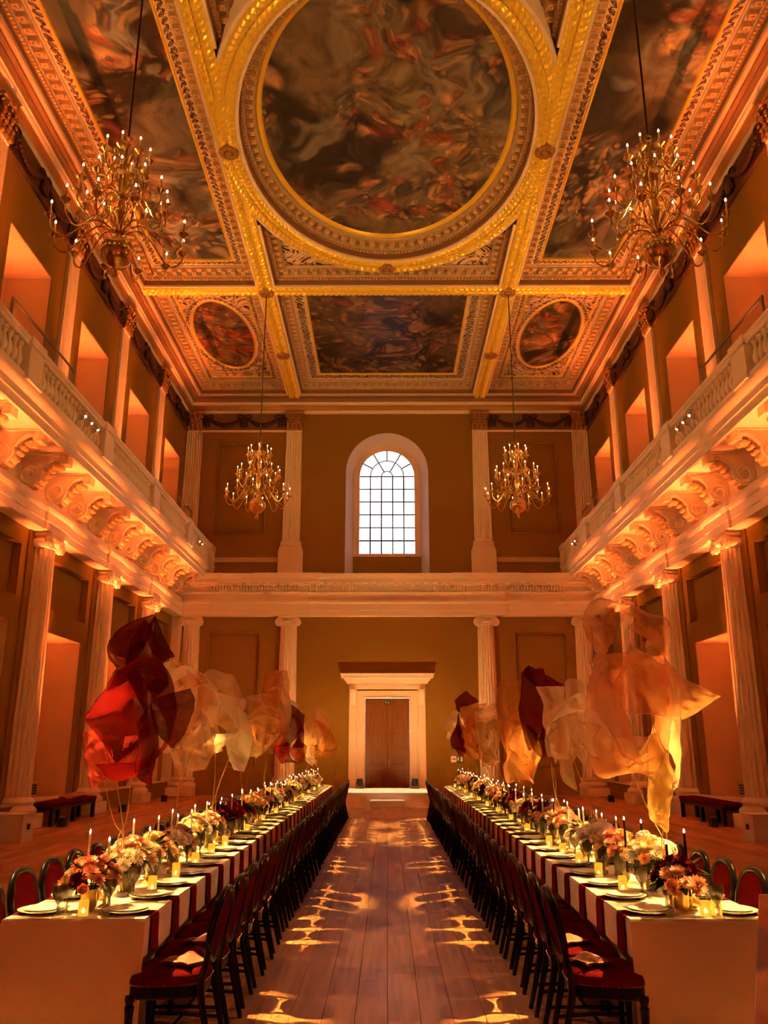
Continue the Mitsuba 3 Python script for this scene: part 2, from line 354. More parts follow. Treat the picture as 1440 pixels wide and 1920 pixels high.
add('wall_back', cat(xz_plate([(-9.6, 0.001), (9.6, 0.001), (9.6, 16.6), (-9.6, 16.6)], YF, .1, [arch(0, HW_O, 8.26, ZS)[::1]] + pans + [[(-.86, .01), (.86, .01), (.86, 3.56), (-.86, 3.56)]]),
                     xz_plate([(-9.6, 0.001), (9.6, 0.001), (9.6, 16.6), (-9.6, 16.6)], YF + .1, .1, [arch(0, HW_O, 8.26, ZS), [(-.86, .01), (.86, .01), (.86, 3.56), (-.86, 3.56)]])), 'wall_paint')
# splayed reveal
a_ = np.linspace(0, math.pi, 29)
def archline(hw, y, z0=8.26): return np.array([(hw, y, z0)] + [(hw * math.cos(t), y, ZS + hw * math.sin(t)) for t in a_] + [(-hw, y, z0)])
part('wall_back', 'window_reveal', grid(np.stack([archline(HW_O, YF), archline(HW_O - .02, YF + .05), archline(HW_I, YF + .62)])), 'reveal_plaster', 40)
part('wall_back', 'window_apron', cat(bx(-HW_O, HW_O, YF + .58, YF + .7, 8.26, 9.22), bx(-HW_O, HW_O, YF, YF + .7, 8.2, 8.26)), 'wall_paint')
for s in (-1, 1):
    for (z0, z1, x1) in ((10.05, 13.95, 7.05), (1.0, 6.05, 7.0)):
        x0, x1 = s * 4.95, s * x1
        for q in (bx(x0, x0 + s * .06, YF - .02, YF, z0, z1), bx(x1 - s * .06, x1, YF - .02, YF, z0, z1), bx(x0, x1, YF - .02, YF, z1 - .06, z1), bx(x0, x1, YF - .02, YF, z0, z0 + .06)):
            part('wall_back', 'panel_bead', q, 'wall_paint')
    part('wall_back', 'dado_rail', bx(s * 4.4, s * 8.2, YF - .06, YF, 8.86, 9.06, .012), 'cream_dull')
diff('reveal_plaster', (0.62, 0.60, 0.56))

# window: frame, glazing bars, panes
WN = struct('window_1', 'tall round-headed window with small panes at the far end')
YG = YF + .62
add('window_1', xz_plate(arch(0, HW_I + .06, 9.2, ZS), YG, .09, [arch(0, 1.15, 9.36, ZS)]), 'frame_pink', 40)
mat('frame_pink', (0.72, 0.58, 0.48), 0.5)
mat('bar_lead', (0.055, 0.05, 0.055), 0.5)
def bar(p, q, r=.024): return tube([(p[0], YG + .05, p[1]), (q[0], YG + .05, q[1])], r, 6)
xs = [-.70, -.235, .235, .70]
zs_ = [9.36 + (ZS - 9.36) * k / 6 for k in range(7)]
for x in xs: part('window_1', 'glazing_bar', bar((x, 9.36), (x, ZS)), 'bar_lead')
for z in zs_[1:]: part('window_1', 'glazing_bar', bar((-1.15, z), (1.15, z)), 'bar_lead')
for r in (.235, .70): part('window_1', 'glazing_bar', tube([(r * math.cos(t), YG + .05, ZS + r * math.sin(t)) for t in a_], .019, 6), 'bar_lead')
for t, r0 in ((90, .70), (60, .235), (120, .235), (30, .70), (150, .70)):
    c, s = math.cos(math.radians(t)), math.sin(math.radians(t))
    part('window_1', 'glazing_bar', bar((r0 * c, ZS + r0 * s), (1.15 * c, ZS + 1.15 * s)), 'bar_lead')
xe = [-1.15] + xs + [1.15]
for i in range(5):
    for j in range(6): part('window_1', 'pane', (np.array([(xe[i], YG + .05, zs_[j]), (xe[i + 1], YG + .05, zs_[j]), (xe[i + 1], YG + .05, zs_[j + 1]), (xe[i], YG + .05, zs_[j + 1])]), np.array([[0, 1, 2], [0, 2, 3]])), 'pane')
for k, (t0, t1, r0, r1) in enumerate([(0, 180, 0, .235), (0, 60, .235, .70), (60, 120, .235, .70), (120, 180, .235, .70), (0, 30, .7, 1.15), (30, 60, .7, 1.15), (60, 90, .7, 1.15), (90, 120, .7, 1.15), (120, 150, .7, 1.15), (150, 180, .7, 1.15)]):
    tt = np.radians(np.linspace(t0, t1, 8))
    part('window_1', 'pane', grid(np.stack([np.stack([r * np.cos(tt), tt * 0 + YG + .05, ZS + r * np.sin(tt)], 1) for r in (r0, r1)])), 'pane')

# ------------------------------------------------------------------ door and its stone surround
D_ = struct('door_1', 'tall panelled oak double door at the far end')
YD = YF + .12
add('door_1', bx(-.84, .84, YD + .03, YD + .08, 0, 3.53), 'door_wood')
for s in (-1, 1):
    lf = part('door_1', 'door_leaf', bx(s * .006, s * .84, YD - .02, YD + .03, .02, 3.52, .006), 'door_wood')
    for z0, z1 in ((.15, .95), (1.05, 1.5), (1.6, 2.3), (2.4, 3.35)):
        k = part(lf, 'panel', cat(bx(s * .12, s * .72, YD - .032, YD - .02, z0, z1, .01), bx(s * .19, s * .65, YD - .045, YD - .02, z0 + .07, z1 - .07, .012)), 'door_wood')
    part(lf, 'handle', cat(bx(s * .05, s * .085, YD - .05, YD - .02, 1.0, 1.24, .008), tube([(s * .068, YD - .05, 1.12), (s * .068, YD - .09, 1.12), (s * .17, YD - .09, 1.12)], .012, 8)), 'brass')
mat('stone_pale', (0.76, 0.69, 0.58), 0.5)
S_ = struct('trim_1', 'pale stone door surround with pilaster strips and a projecting hood')
add('trim_1', cat(bx(-1.16, -.84, YF - .12, YF, 0, 3.53), bx(.84, 1.16, YF - .12, YF, 0, 3.53), bx(-1.16, 1.16, YF - .12, YF, 3.53, 3.82)), 'stone_pale')
for s in (-1, 1):
    part('trim_1', 'jamb_strip', cat(bx(s * 1.16, s * 1.46, YF - .08, YF, 0, 3.86), bx(s * 1.2, s * 1.42, YF - .1, YF, .25, 3.25, .01)), 'stone_pale')
    v = [(.0, 3.86), (.22, 3.86), (.22, 3.74), (.16, 3.6), (.09, 3.42), (.05, 3.28), (0, 3.28)]
    m = poly_ext(v, .2); part('trim_1', 'bracket', (np.stack([s * 1.31 + m[0][:, 2] - .1, YF - .08 - m[0][:, 0], m[0][:, 1]], 1), m[1]), 'stone_pale')
    part('trim_1', 'architrave_bead', cat(bx(s * .84, s * .9, YF - .15, YF - .1, 0, 3.6, .012), bx(s * 1.1, s * 1.16, YF - .15, YF - .1, 0, 3.8, .012)), 'stone_pale')
part('trim_1', 'lintel', cat(bx(-1.46, 1.46, YF - .1, YF, 3.86, 4.06), bx(-.9, .9, YF - .15, YF - .1, 3.54, 3.6, .012), bx(-1.16, 1.16, YF - .15, YF - .1, 3.76, 3.82, .012)), 'stone_pale')
hp = [(-1.46, YF), (-1.46, YF - .02), (1.46, YF - .02), (1.46, YF)]
part('trim_1', 'hood', cat(sweep(hp, [(0, 4.04), (-.10, 4.08), (-.12, 4.16), (-.18, 4.2), (-.20, 4.26), (-.31, 4.30), (-.31, 4.37), (-.35, 4.45), (-.0, 4.47)]), bx(-1.46, 1.46, YF - .04, YF, 4.03, 4.46)), 'stone_pale')

# ------------------------------------------------------------------ lower order: columns, pilasters, entablature
def shaft(r0, r1, z0, z1, nf=20):
    th, rad = [], []
    for k in range(nf):
        for q, d in ((0, 0), (.14, 0), (.26, .055), (.5, .085), (.74, .055), (.86, 0)):
            th.append((k + q) / nf * 2 * math.pi); rad.append(1 - d)
    th, rad = np.array(th), np.array(rad)
    zz = np.linspace(0, 1, 7); R = r0 + (r1 - r0) * np.clip((zz - .2) / .8, 0, 1) ** 1.4
    n = len(th)
    V = np.stack([np.stack([R[i] * rad * np.cos(th), R[i] * rad * np.sin(th), th * 0 + z0 + (z1 - z0) * zz[i]], 1) for i in range(7)]).reshape(-1, 3)
    F = [[i * n + j, i * n + (j + 1) % n, (i + 1) * n + (j + 1) % n, (i + 1) * n + j] for i in range(6) for j in range(n)]
    return V, tri(F)
def volute(r=.17, w=.12):
    """scroll in the y-z plane, axis along x"""
    body = mv(lathe([(0, 0), (r * .93, 0), (r, .02), (r * .82, w / 2), (r, w - .02), (r * .93, w), (0, w)], 22), R=[[0, 0, 1], [0, 1, 0], [-1, 0, 0]])
    t = np.linspace(0, 2.4 * 2 * math.pi, 60); q = (r - .022) * (1 - t / t[-1] * .84)
    sp = tube(np.stack([t * 0 + w + .004, q * np.cos(t), q * np.sin(t)], 1), .016, 6)
    return cat(body, sp, ball(.026, (w + .006, 0, 0), 1))
VOL = volute()
def ionic_cap():
    """faces +x, underside at z = 0"""
    m = [lathe([(.315, 0), (.34, .02), (.34, .05), (.32, .06), (.40, .12), (.41, .17)], 28), bx(-.36, .38, -.40, .40, .27, .36, .02), bx(-.34, .35, -.33, .33, .17, .27, .02)]
    for s in (-1, 1):
        m.append(mv(VOL, (.26, s * .34, .12))); m.append(mv(VOL, (-.26, s * .34, .12), s=(-1, 1, 1)))
        m.append(mv(lathe([(.13, -.27), (.10, 0), (.13, .27)], 14), (0, s * .34, .12), R=[[0, 0, 1], [0, 1, 0], [-1, 0, 0]]))
    eggs = [ball(.035, (.37 , -.2 + .1 * k, .2), 1, (.5, 1, 1.2)) for k in range(0)]
    for k in range(5): m.append(ball(.036, (.385, -.2 + .1 * k, .215), 1, (1, .8, 1.2)) if True else None)
    return cat(*m)
CAP = ionic_cap()
BASE = cat(bx(-.52, .52, -.52, .52, 0, .30, .01), lathe([(.0, .3), (.49, .3), (.53, .345), (.53, .40), (.49, .45), (.45, .47), (.43, .51), (.46, .54), (.47, .58), (.44, .62), (.40, .65), (.385, .68)], 36))
shapes('g_column', shaft=ply(shaft(.375, .315, .66, 6.31), 'cream', 35), capital=ply(mv(CAP, (0, 0, 6.30)), 'cream', 35), base=ply(BASE, 'cream', 30))
def col(key, x, y, rz): inst(key, 'g_column', T().translate([x, y, 0]).rotate([0, 0, 1], math.degrees(rz)))
for sd, nm in ((-1, 'left'), (1, 'right')):
    for k, y in enumerate(COLS[::-1]):
        if y < 14: continue
        c = thing('column', f'fluted Ionic half column, {ordinal(k)} from the camera along the {nm} wall', 'column', f'columns along the {nm} wall')
        col(c, sd * 8.33, y, 0 if sd < 0 else math.pi)
        part(f'wall_{nm}', 'pier_strip', bx(sd * 8.355, sd * (XW + .02), y - .62, y + .62, .5, 6.66), 'wall_paint')
    for x, d in ((3.86, 'beside the door'), (7.67, 'in the corner')):
        c = thing('column', f'fluted Ionic half column on the far wall {d}, {nm} side', 'column', 'columns on the far wall')
        col(c, sd * x, YF - .02, -math.pi / 2)
    part('wall_back', 'corner_pier', bx(sd * 8.02, sd * XW, YF - .3, YF, 0, 6.66, .01), 'cream')

ENT = [(0, 6.66), (.37, 6.66), (.37, 6.84), (.39, 6.85), (.39, 7.06), (.43, 7.10), (.45, 7.16), (.36, 7.18), (.36, 7.35), (0.0, 7.36)]
def ressaut(pts, side): return pts
for sd, nm, k in ((-1, 'left', 2), (1, 'right', 3)):
    E_ = struct(f'trim_{k}', f'pale entablature over the columns of the {nm} wall')
    path = [(sd * XW, YN)]
    for y in COLS[::-1]: path += [(sd * XW, y - .34), (sd * (XW - .06), y - .34), (sd * (XW - .06), y + .34), (sd * XW, y + .34)]
    path += [(sd * XW, YF)]
    pr = [(o if sd > 0 else -o, z) for o, z in ENT]
    add(f'trim_{k}', sweep(path, pr), 'cream', 25)
E_ = struct('trim_4', 'pale dentilled entablature across the far wall')
path = [(-XW, YF), (-7.67 - .36, YF), (-7.67 - .36, YF - .06), (-7.67 + .36, YF - .06), (-7.67 + .36, YF)] 
for x in (-3.86, 3.86): path += [(x - .42, YF), (x - .42, YF - .1), (x + .42, YF - .1), (x + .42, YF)]
path += [(7.67 - .36, YF), (7.67 - .36, YF - .06), (7.67 + .36, YF - .06), (7.67 + .36, YF), (XW, YF)]
EE = [(0, 6.66), (-.36, 6.66), (-.36, 6.86), (-.38, 6.87), (-.38, 7.12), (-.43, 7.17), (-.43, 7.24), (-.34, 7.26), (-.34, 7.52), (-.40, 7.56), (-.40, 7.60), (-.36, 7.62), (-.36, 7.80), (-.56, 7.84), (-.56, 7.88), (-.78, 7.90), (-.78, 8.04), (-.82, 8.06), (-.88, 8.18), (-.90, 8.24), (0, 8.25)]
add('trim_4', sweep(path, EE), 'cream', 25)
dents = []
for i in range(118):
    x = -6.9 + 13.8 * i / 117; o = .1 if abs(abs(x) - 3.86) < .44 else 0
    dents.append(bx(x - .036, x + .036, YF - .54 - o, YF - .34 - o, 7.64, 7.80))
for d in dents: part('trim_4', 'dentil', d, 'cream')
for i in range(41):
    x = -6.8 + 13.6 * i / 40; o = .1 if abs(abs(x) - 3.86) < .44 else 0
    part('trim_4', 'modillion', bx(x - .075, x + .075, YF - .76 - o, YF - .5 - o, 7.80, 7.90, .012), 'cream')

# ------------------------------------------------------------------ gallery balconies on scrolled consoles
def console():
    """local: d (into the room) along x, width along y, top at z = 0, wall at x = 0"""
    t = np.linspace(math.radians(100), math.radians(385), 26)
    sc = [(.30 + .29 * math.cos(a), -.50 + .29 * math.sin(a)) for a in t]
    low = bez([(.585, -.44), (.66, -.30), (.80, -.20), (.93, -.185)], 10)[1:]
    pts = [(0, 0), (0, -.42)] + sc[4:] + [tuple(p) for p in low] + [(.95, -.27), (1.12, -.27), (1.12, 0)]
    m = poly_ext(pts, .30)
    body = (np.stack([m[0][:, 0], m[0][:, 2] - .15, m[0][:, 1]], 1), m[1])
    tt = np.linspace(0, 2.3 * 2 * math.pi, 64); q = .262 * (1 - tt / tt[-1] * .86)
    ex = []
    for s in (-1, 1):
        ex.append(tube(np.stack([.30 + q * np.cos(tt - .5), tt * 0 + s * .155, -.50 - q * np.sin(tt - .5)], 1), .02, 6))
        e = bez([(.575, -.42), (.66, -.27), (.80, -.165), (.95, -.15)], 14); ex.append(tube(np.stack([e[:, 0], e[:, 0] * 0 + s * .155, e[:, 1] + .02], 1), .02, 6))
        ex.append(bx(.96, 1.06, s * .15, s * .165, -.2, -.07))
    ex.append(bx(0, 1.16, -.18, .18, -.055, 0, .01))
    leaf = []
    e = bez([(.22, -.80), (.42, -.78), (.58, -.62), (.70, -.42), (.84, -.30), (.92, -.33)], 9)
    for i, p in enumerate(e):
        for j in (-1, 0, 1): leaf.append(ball(.062 if i < 8 else .075, (p[0], j * .085, p[1] + .012 * abs(j)), 1, (1, .8, .75)))
    return cat(body, *ex), cat(*leaf)
CON, LEAF = console()
shapes('g_console', scroll=ply(CON, 'cream', 30), scroll__leaf=ply(LEAF, 'gilt_soft', 60))
mat('gilt_soft', (0.72, 0.46, 0.22), 0.4, metal=0.3)
BALU = lathe([(0, 0), (.075, 0), (.075, .05), (.05, .07), (.045, .10), (.075, .17), (.085, .24), (.07, .32), (.042, .42), (.036, .46), (.055, .48), (.055, .52), (.075, .54), (.075, .59), (0, .59)], 14)
shapes('g_baluster', shaft=ply(BALU, 'cream', 40))
for sd, nm in ((-1, 'left'), (1, 'right')):
    G = thing('gallery_balcony', f'balustraded gallery on scrolled consoles along the {nm} wall', 'balcony')
    FAS = [(0, 8.2), (1.17, 8.2), (1.17, 8.10), (1.24, 8.06), (1.27, 8.02), (1.33, 8.02), (1.33, 8.2), (1.36, 8.22), (1.36, 8.36), (1.40, 8.40), (1.44, 8.46), (1.45, 8.52), (1.45, 8.57), (0, 8.57)]
    pr = [(o if sd > 0 else -o, z) for o, z in FAS]
    part(G, 'deck', sweep([(sd * XW, YN), (sd * XW, YF)], pr), 'cream', 25)
    XB = sd * 7.10
    part(G, 'plinth_rail', bx(XB - .12, XB + .12, YN, YF, 8.57, 8.70, .012), 'cream')
    part(G, 'handrail', sweep([(XB, YN), (XB, YF)], [(-.10, 9.29), (-.13, 9.31), (-.13, 9.35), (-.165, 9.39), (-.165, 9.45), (-.12, 9.48), (.12, 9.48), (.165, 9.45), (.165, 9.39), (.13, 9.35), (.13, 9.31), (.10, 9.29), (-.10, 9.29)]), 'cream', 25)
    for y in COLS + [32.1]:
        part(G, 'pedestal', cat(bx(XB - .17, XB + .17, y - .32, y + .32, 8.57, 9.30, .012), bx(XB - .20, XB + .20, y - .35, y + .35, 9.30, 9.50, .02), bx(XB - .19, XB + .19, y - .34, y + .34, 8.57, 8.72, .012)), 'cream')
    ys = [YN] + []
    edges = sorted(COLS + [32.1])
    for a, b in zip(edges[:-1], edges[1:]):
        n = 17; a2, b2 = a + .36, b - .36
        for q in range(n): inst(nxt(G + '__baluster'), 'g_baluster', T().translate([XB, a2 + (b2 - a2) * (q + .5) / n, 8.70]))
    for y in COLS:
        for o in (-1.483, 0, 1.483):
            inst(nxt(G + '__console'), 'g_console', T().translate([sd * (XW - .02), y + o, 8.2]).rotate([0, 0, 1], 180 if sd > 0 else 0))
    inst(nxt(G + '__console'), 'g_console', T().translate([sd * (XW - .02), COLS[0] + 2.966, 8.2]).rotate([0, 0, 1], 180 if sd > 0 else 0))
    part(f'wall_{nm}', 'frieze_back', bx(sd * 8.34, sd * XW, YN, YF, 7.35, 8.2), 'cream')

# ------------------------------------------------------------------ upper order: pilasters, capitals, swags, cornice
def pilaster(w, z0, z1, dep=.09, nf=6):
    """faces -y... local: front at y = -dep, x across"""
    xs, ys = [-w / 2], [-dep]
    for k in range(nf):
        c = -w / 2 + w * (k + .75) / (nf + .5); h = w / (nf + .5)
        for q, d in ((-.36, 0), (-.22, .022), (0, .032), (.22, .022), (.36, 0)): xs.append(c + q * h); ys.append(-dep + d)
    xs.append(w / 2); ys.append(-dep)
    xs = [-w / 2] + xs + [w / 2]; ys = [0] + ys + [0]
    G_ = np.zeros((2, len(xs), 3))
    for i, (z, k) in enumerate(((z0, 1.0), (z1, .88))): G_[i, :, 0] = np.array(xs) * k; G_[i, :, 1] = ys; G_[i, :, 2] = z
    return cat(grid(G_), bx(-w / 2 * .98, w / 2 * .98, -dep - .03, 0, z0 - .12, z0, .01), bx(-w / 2 * .92, w / 2 * .92, -dep - .02, 0, z1 - .06, z1, .01))
def leafcap(w, dep=.16, h=.8):
    m = [bx(-w * .44, w * .44, -dep * .6, 0, 0, h - .1), bx(-w * .62, w * .62, -dep * 1.5, 0, h - .12, h, .02)]
    for row, (z, s) in enumerate(((.0, .30), (.26, .30))):
        n = 4 - row
        for k in range(n):
            x = (k - (n - 1) / 2) * w / 3.6
            for q in range(4):
                f = q / 3; m.append(ball(.085 - .012 * q, (x, -dep * .6 - .02 - .10 * f ** 2, z + .06 + s * f), 1, (1.0, .55, 1)))
    for s in (-1, 1):
        t = np.linspace(0, 9, 22); r = .10 * (1 - t / 11)
        m.append(tube(np.stack([s * (w * .42 + r * np.cos(t)), t * 0 - dep * 1.15, h - .24 + r * np.sin(t)], 1), .026, 6))
    m.append(ball(.07, (0, -dep * 1.5, h - .1), 1))
    return cat(*m)
PIL, LCAP, PEDB = pilaster(.72, 9.84, 14.5), leafcap(.66), cat(bx(-.5, .5, -.16, 0, 8.25, 9.35, .012), bx(-.46, .46, -.15, 0, 9.35, 9.5, .02), bx(-.42, .42, -.13, 0, 9.5, 9.72, .02))
PILS = pilaster(.72, 8.75, 14.5)
shapes('g_pil_end', shaft=ply(PIL, 'cream', 25), pedestal=ply(PEDB, 'cream', 25), capital=ply(mv(LCAP, (0, -.02, 14.5)), 'gilt_dark', 50))
shapes('g_pil_side', shaft=ply(PILS, 'cream', 25), capital=ply(mv(LCAP, (0, -.02, 14.5)), 'gilt_dark', 50))
for sd, nm in ((-1, 'left'), (1, 'right')):
    for x, d in ((3.88, 'beside the arched window'), (8.05, 'in the corner')):
        p = thing('pilaster', f'fluted gilt-capped pilaster on the far wall {d}, {nm} side', 'pilaster', 'pilasters on the upper far wall')
        inst(p, 'g_pil_end' if x < 5 else 'g_pil_side', T().translate([sd * x, YF, 0]))
    for k, y in enumerate(COLS[::-1]):
        p = thing('pilaster', f'fluted pilaster behind the {nm} gallery, {ordinal(k + 1)} counted towards the far wall', 'pilaster', f'pilasters above the {nm} gallery')
        inst(p, 'g_pil_side', T().translate([sd * XW, y, 0]).rotate([0, 0, 1], 90 if sd < 0 else -90))
# note: side pilasters face the room
def swag_mesh(L):
    """garland hung between two ribbons, local x from 0 to L, front towards -y"""
    m = []
    n = 2
    for k in range(n):
        x0, x1 = L * k / n + .12, L * (k + 1) / n - .12
        for q in range(15):
            f = q / 14; z = .42 - .30 * math.sin(math.pi * f)
            m.append(ball(.055 + .05 * math.sin(math.pi * f), (x0 + (x1 - x0) * f, -.07, z), 1, (1, .7, 1)))
    for k in range(n + 1):
        x = L * k / n
        for q in (-1, 1):
            t = np.linspace(0, 2 * math.pi, 12); m.append(tube(np.stack([x + q * (.16 + .14 * np.cos(t)), t * 0 - .06, .52 + .07 * np.sin(t)], 1), .03, 5))
        for q in (-.09, 0, .09): m.append(tube([(x + q * .5, -.06, .46), (x + q * 1.2, -.07, .3), (x + q * 1.6, -.06, .06)], .04, 5))
    m.append(cat(*[ball(.12, (L / 2, -.08, .34 - .1 * q), 1, (1.4, .6, 1)) for q in range(3)]))
    return cat(*m)
SW1, SW2 = swag_mesh(3.2), swag_mesh(3.5)
for sd, nm, k in ((-1, 'left', 5), (1, 'right', 6)):
    struct(f'trim_{k}', f'dark painted frieze with garlands under the ceiling along the {nm} wall')
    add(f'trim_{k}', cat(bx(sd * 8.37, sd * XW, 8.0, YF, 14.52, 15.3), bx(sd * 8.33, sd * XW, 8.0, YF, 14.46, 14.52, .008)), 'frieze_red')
    for y in BAYS: part(f'trim_{k}', 'garland', mv(SW2, (sd * 8.37, y + (1.75 if sd > 0 else -1.75), 14.6), rz=-math.pi / 2 if sd > 0 else math.pi / 2), 'swag', 50)
    struct(f'trim_{k + 3}', f'dark frieze with garlands on the far wall, {nm} bay')
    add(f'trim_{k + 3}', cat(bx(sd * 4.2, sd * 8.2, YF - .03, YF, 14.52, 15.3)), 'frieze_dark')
    part(f'trim_{k + 3}', 'moulding', bx(sd * 4.2, sd * 8.2, YF - .07, YF, 14.44, 14.52, .008), 'cream')
    part(f'trim_{k + 3}', 'garland', mv(SW1, (sd * 6.0 - 1.6, YF - .03, 14.6)), 'swag', 50)
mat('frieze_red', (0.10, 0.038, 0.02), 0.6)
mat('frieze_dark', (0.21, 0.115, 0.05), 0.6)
struct('trim_7', 'gilded crown cornice where the walls meet the ceiling')
loop = [(-XW, YN), (XW, YN), (XW, YF), (-XW, YF)]
add('trim_7', sweep(loop, [(0, 15.26), (.05, 15.28), (.05, 15.36), (.09, 15.38)], True), 'cream', 25)
part('trim_7', 'leaf_moulding', sweep(loop, [(.09, 15.38), (.13, 15.42), (.17, 15.52), (.18, 15.58)], True), 'gilt_dark', 25)
part('trim_7', 'corona', sweep(loop, [(.18, 15.58), (.26, 15.59), (.26, 15.66), (.30, 15.68)], True), 'cream', 25)
part('trim_7', 'soffit_moulding', sweep(loop, [(.30, 15.68), (.34, 15.76), (.38, 15.80), (.38, 15.84), (.47, 15.85), (.47, 15.80), (.52, 15.80), (.52, 15.86)], True), 'brown_band', 25)
part('trim_7', 'ceiling_fillet', sweep(loop, [(.52, 15.86), (.60, 15.86), (.60, 15.82), (.66, 15.82), (.66, 15.88)], True), 'cream_dull', 25)

# ------------------------------------------------------------------ ceiling: gilded beams, coffers, canvases
C_ = struct('ceiling', 'coffered ceiling of gilded beams around painted canvases')
add('ceiling', bx(-9.6, 9.6, YN - .4, YF + .6, Z_CEIL + .06, Z_CEIL + .3), 'brown_band')
XB0, XB1 = 3.57, 4.18            # long beams
YC, BW = 17.08, .26
CROSS = [23.62, 10.54]
EDGE_X, EDGE_Y = 7.74, 31.79
def leafy(u, v):
    """double row of overlapping laurel leaves: u along (m), v across -1..1"""
    w = np.abs(v)
    bul = np.sqrt(np.clip(1 - ((w - .5) / .5) ** 2, 0, 1))
    ph = u / .18 + .9 * w * np.sign(1)
    saw = ph - np.floor(ph)
    rib = np.abs(w - .5)
    return bul * (.045 + .075 * (1 - saw) ** .8 * (1 - .5 * rib))
def soffit(line, width, z, du=.033, nv=15):
    """gilded beam soffit along a plan polyline"""
    P = np.asarray(line, float); L = np.concatenate([[0], np.cumsum(np.linalg.norm(np.diff(P, axis=0), axis=1))])
    n = int(L[-1] / du); s = np.linspace(0, L[-1], n)
    X = np.stack([np.interp(s, L, P[:, 0]), np.interp(s, L, P[:, 1])], 1)
    t = np.gradient(X, axis=0); t /= np.linalg.norm(t, axis=1, keepdims=True); nn = np.stack([-t[:, 1], t[:, 0]], 1)
    v = np.linspace(-1, 1, nv)
    G_ = np.empty((n, nv, 3)); G_[:, :, :2] = X[:, None] + nn[:, None] * v[None, :, None] * width / 2
    G_[:, :, 2] = z - leafy(s[:, None], v[None, :])
    return grid(G_)
for sd in (-1, 1):
    xc = sd * (XB0 + XB1) / 2
    part('ceiling', 'long_beam', soffit([(xc, 8.0), (xc, EDGE_Y + .2)], .50, Z_BEAM), 'gilt', True)
for y in CROSS: part('ceiling', 'cross_beam', soffit([(-EDGE_X - .1, y), (EDGE_X + .1, y)], .42, Z_BEAM - .002), 'gilt', True)
th_ = np.linspace(0, 2 * math.pi, 220)
def ell(a, b, t=th_): return np.stack([a * np.cos(t), YC + b * np.sin(t)], 1)
part('ceiling', 'oval_beam', soffit(ell(3.87, 5.17), .50, Z_BEAM - .004), 'gilt', True)
for a, b, q in ((3.87, 5.17, 0),):
    part('ceiling', 'oval_beam_edge', cat(sweep(ell(a, b), [(.33, 15.85), (.25, 15.84)], False), sweep(ell(a, b), [(-.33, 15.85), (-.25, 15.84)], False), sweep(ell(a, b), [(-.33, 15.85), (-.33, 16.5)], False)), 'cream', 30)
def rect(x0, x1, y0, y1): return [(x0, y0), (x1, y0), (x1, y1), (x0, y1)]
PR_BEAM = [(-.09, 15.845), (0, 15.845), (0, 15.90)]
PR_FACE = [(0, 15.90), (.0, 16.06), (.03, 16.06)]
PR_BED = [(.03, 16.06), (.03, 16.10), (.09, 16.11), (.09, 16.15), (.12, 16.16), (.12, 16.30), (.31, 16.30), (.31, 16.35), (.36, 16.36), (.36, 16.40)]
def dots(path, off, z, pitch, size, closed=True):
    """blocks along a mitred loop: list of (x, y, angle)"""
    P = np.asarray(path, float)
    n = len(P); out = []
    if n > 12:
        Q = P; d = np.gradient(Q, axis=0); d /= np.linalg.norm(d, axis=1, keepdims=True)
        Q = Q + np.stack([-d[:, 1], d[:, 0]], 1) * off
        L = np.concatenate([[0], np.cumsum(np.linalg.norm(np.diff(Q, axis=0), axis=1))])
        for s in np.arange(pitch / 2, L[-1], L[-1] / round(L[-1] / pitch)):
            out.append((np.interp(s, L, Q[:, 0]), np.interp(s, L, Q[:, 1]), math.atan2(np.interp(s, L, d[:, 1]), np.interp(s, L, d[:, 0]))))
        return out
    for i in range(n if closed else n - 1):
        a, b = P[i], P[(i + 1) % n]; L = np.linalg.norm(b - a); d = (b - a) / L; nn = np.array([-d[1], d[0]])
        k = max(1, round((L - 2 * off) / pitch))
        for q in range(k):
            p = a + d * (off + (L - 2 * off) * (q + .5) / k) + nn * off
            out.append((p[0], p[1], math.atan2(d[1], d[0])))
    return out
MODS, DENTS = [], []
def coffer(loop, closed=True, band=.25, face='brown_band'):
    lp = np.asarray(loop, float)
    part('ceiling', 'beam_edge', sweep(lp, PR_BEAM, closed), 'cream', 25)
    part('ceiling', 'beam_face', sweep(lp, PR_FACE, closed), face, 25)
    part('ceiling', 'bed_moulding', sweep(lp, PR_BED, closed), 'cream_dull', 25)
    MODS.extend(dots(lp, .215, 0, .30, 0, closed)); DENTS.extend(dots(lp, .075, 0, .105, 0, closed))
    if band:
        m, uv = sweep(lp, [(.36, 16.40), (.36 + band, 16.41)], closed, True)
        uv = uv * np.array([1, .24 / band]) 
        part('ceiling', 'scroll_band', m, 'scroll_band', uv=uv)
        part('ceiling', 'gilt_fillet', sweep(lp, [(.36 + band - .015, 16.41), (.36 + band, 16.38), (.36 + band + .05, 16.38), (.36 + band + .06, 16.43)], closed), 'gilt', 25)
def painting(name, key, mesh, label):
    add(thing(name, label, 'painting'), mesh, 'canvas_' + key)
def flat(pts, z):
    v, f = poly_ext(pts, .03); v = v.copy(); v[:, 2] += z; return v, f
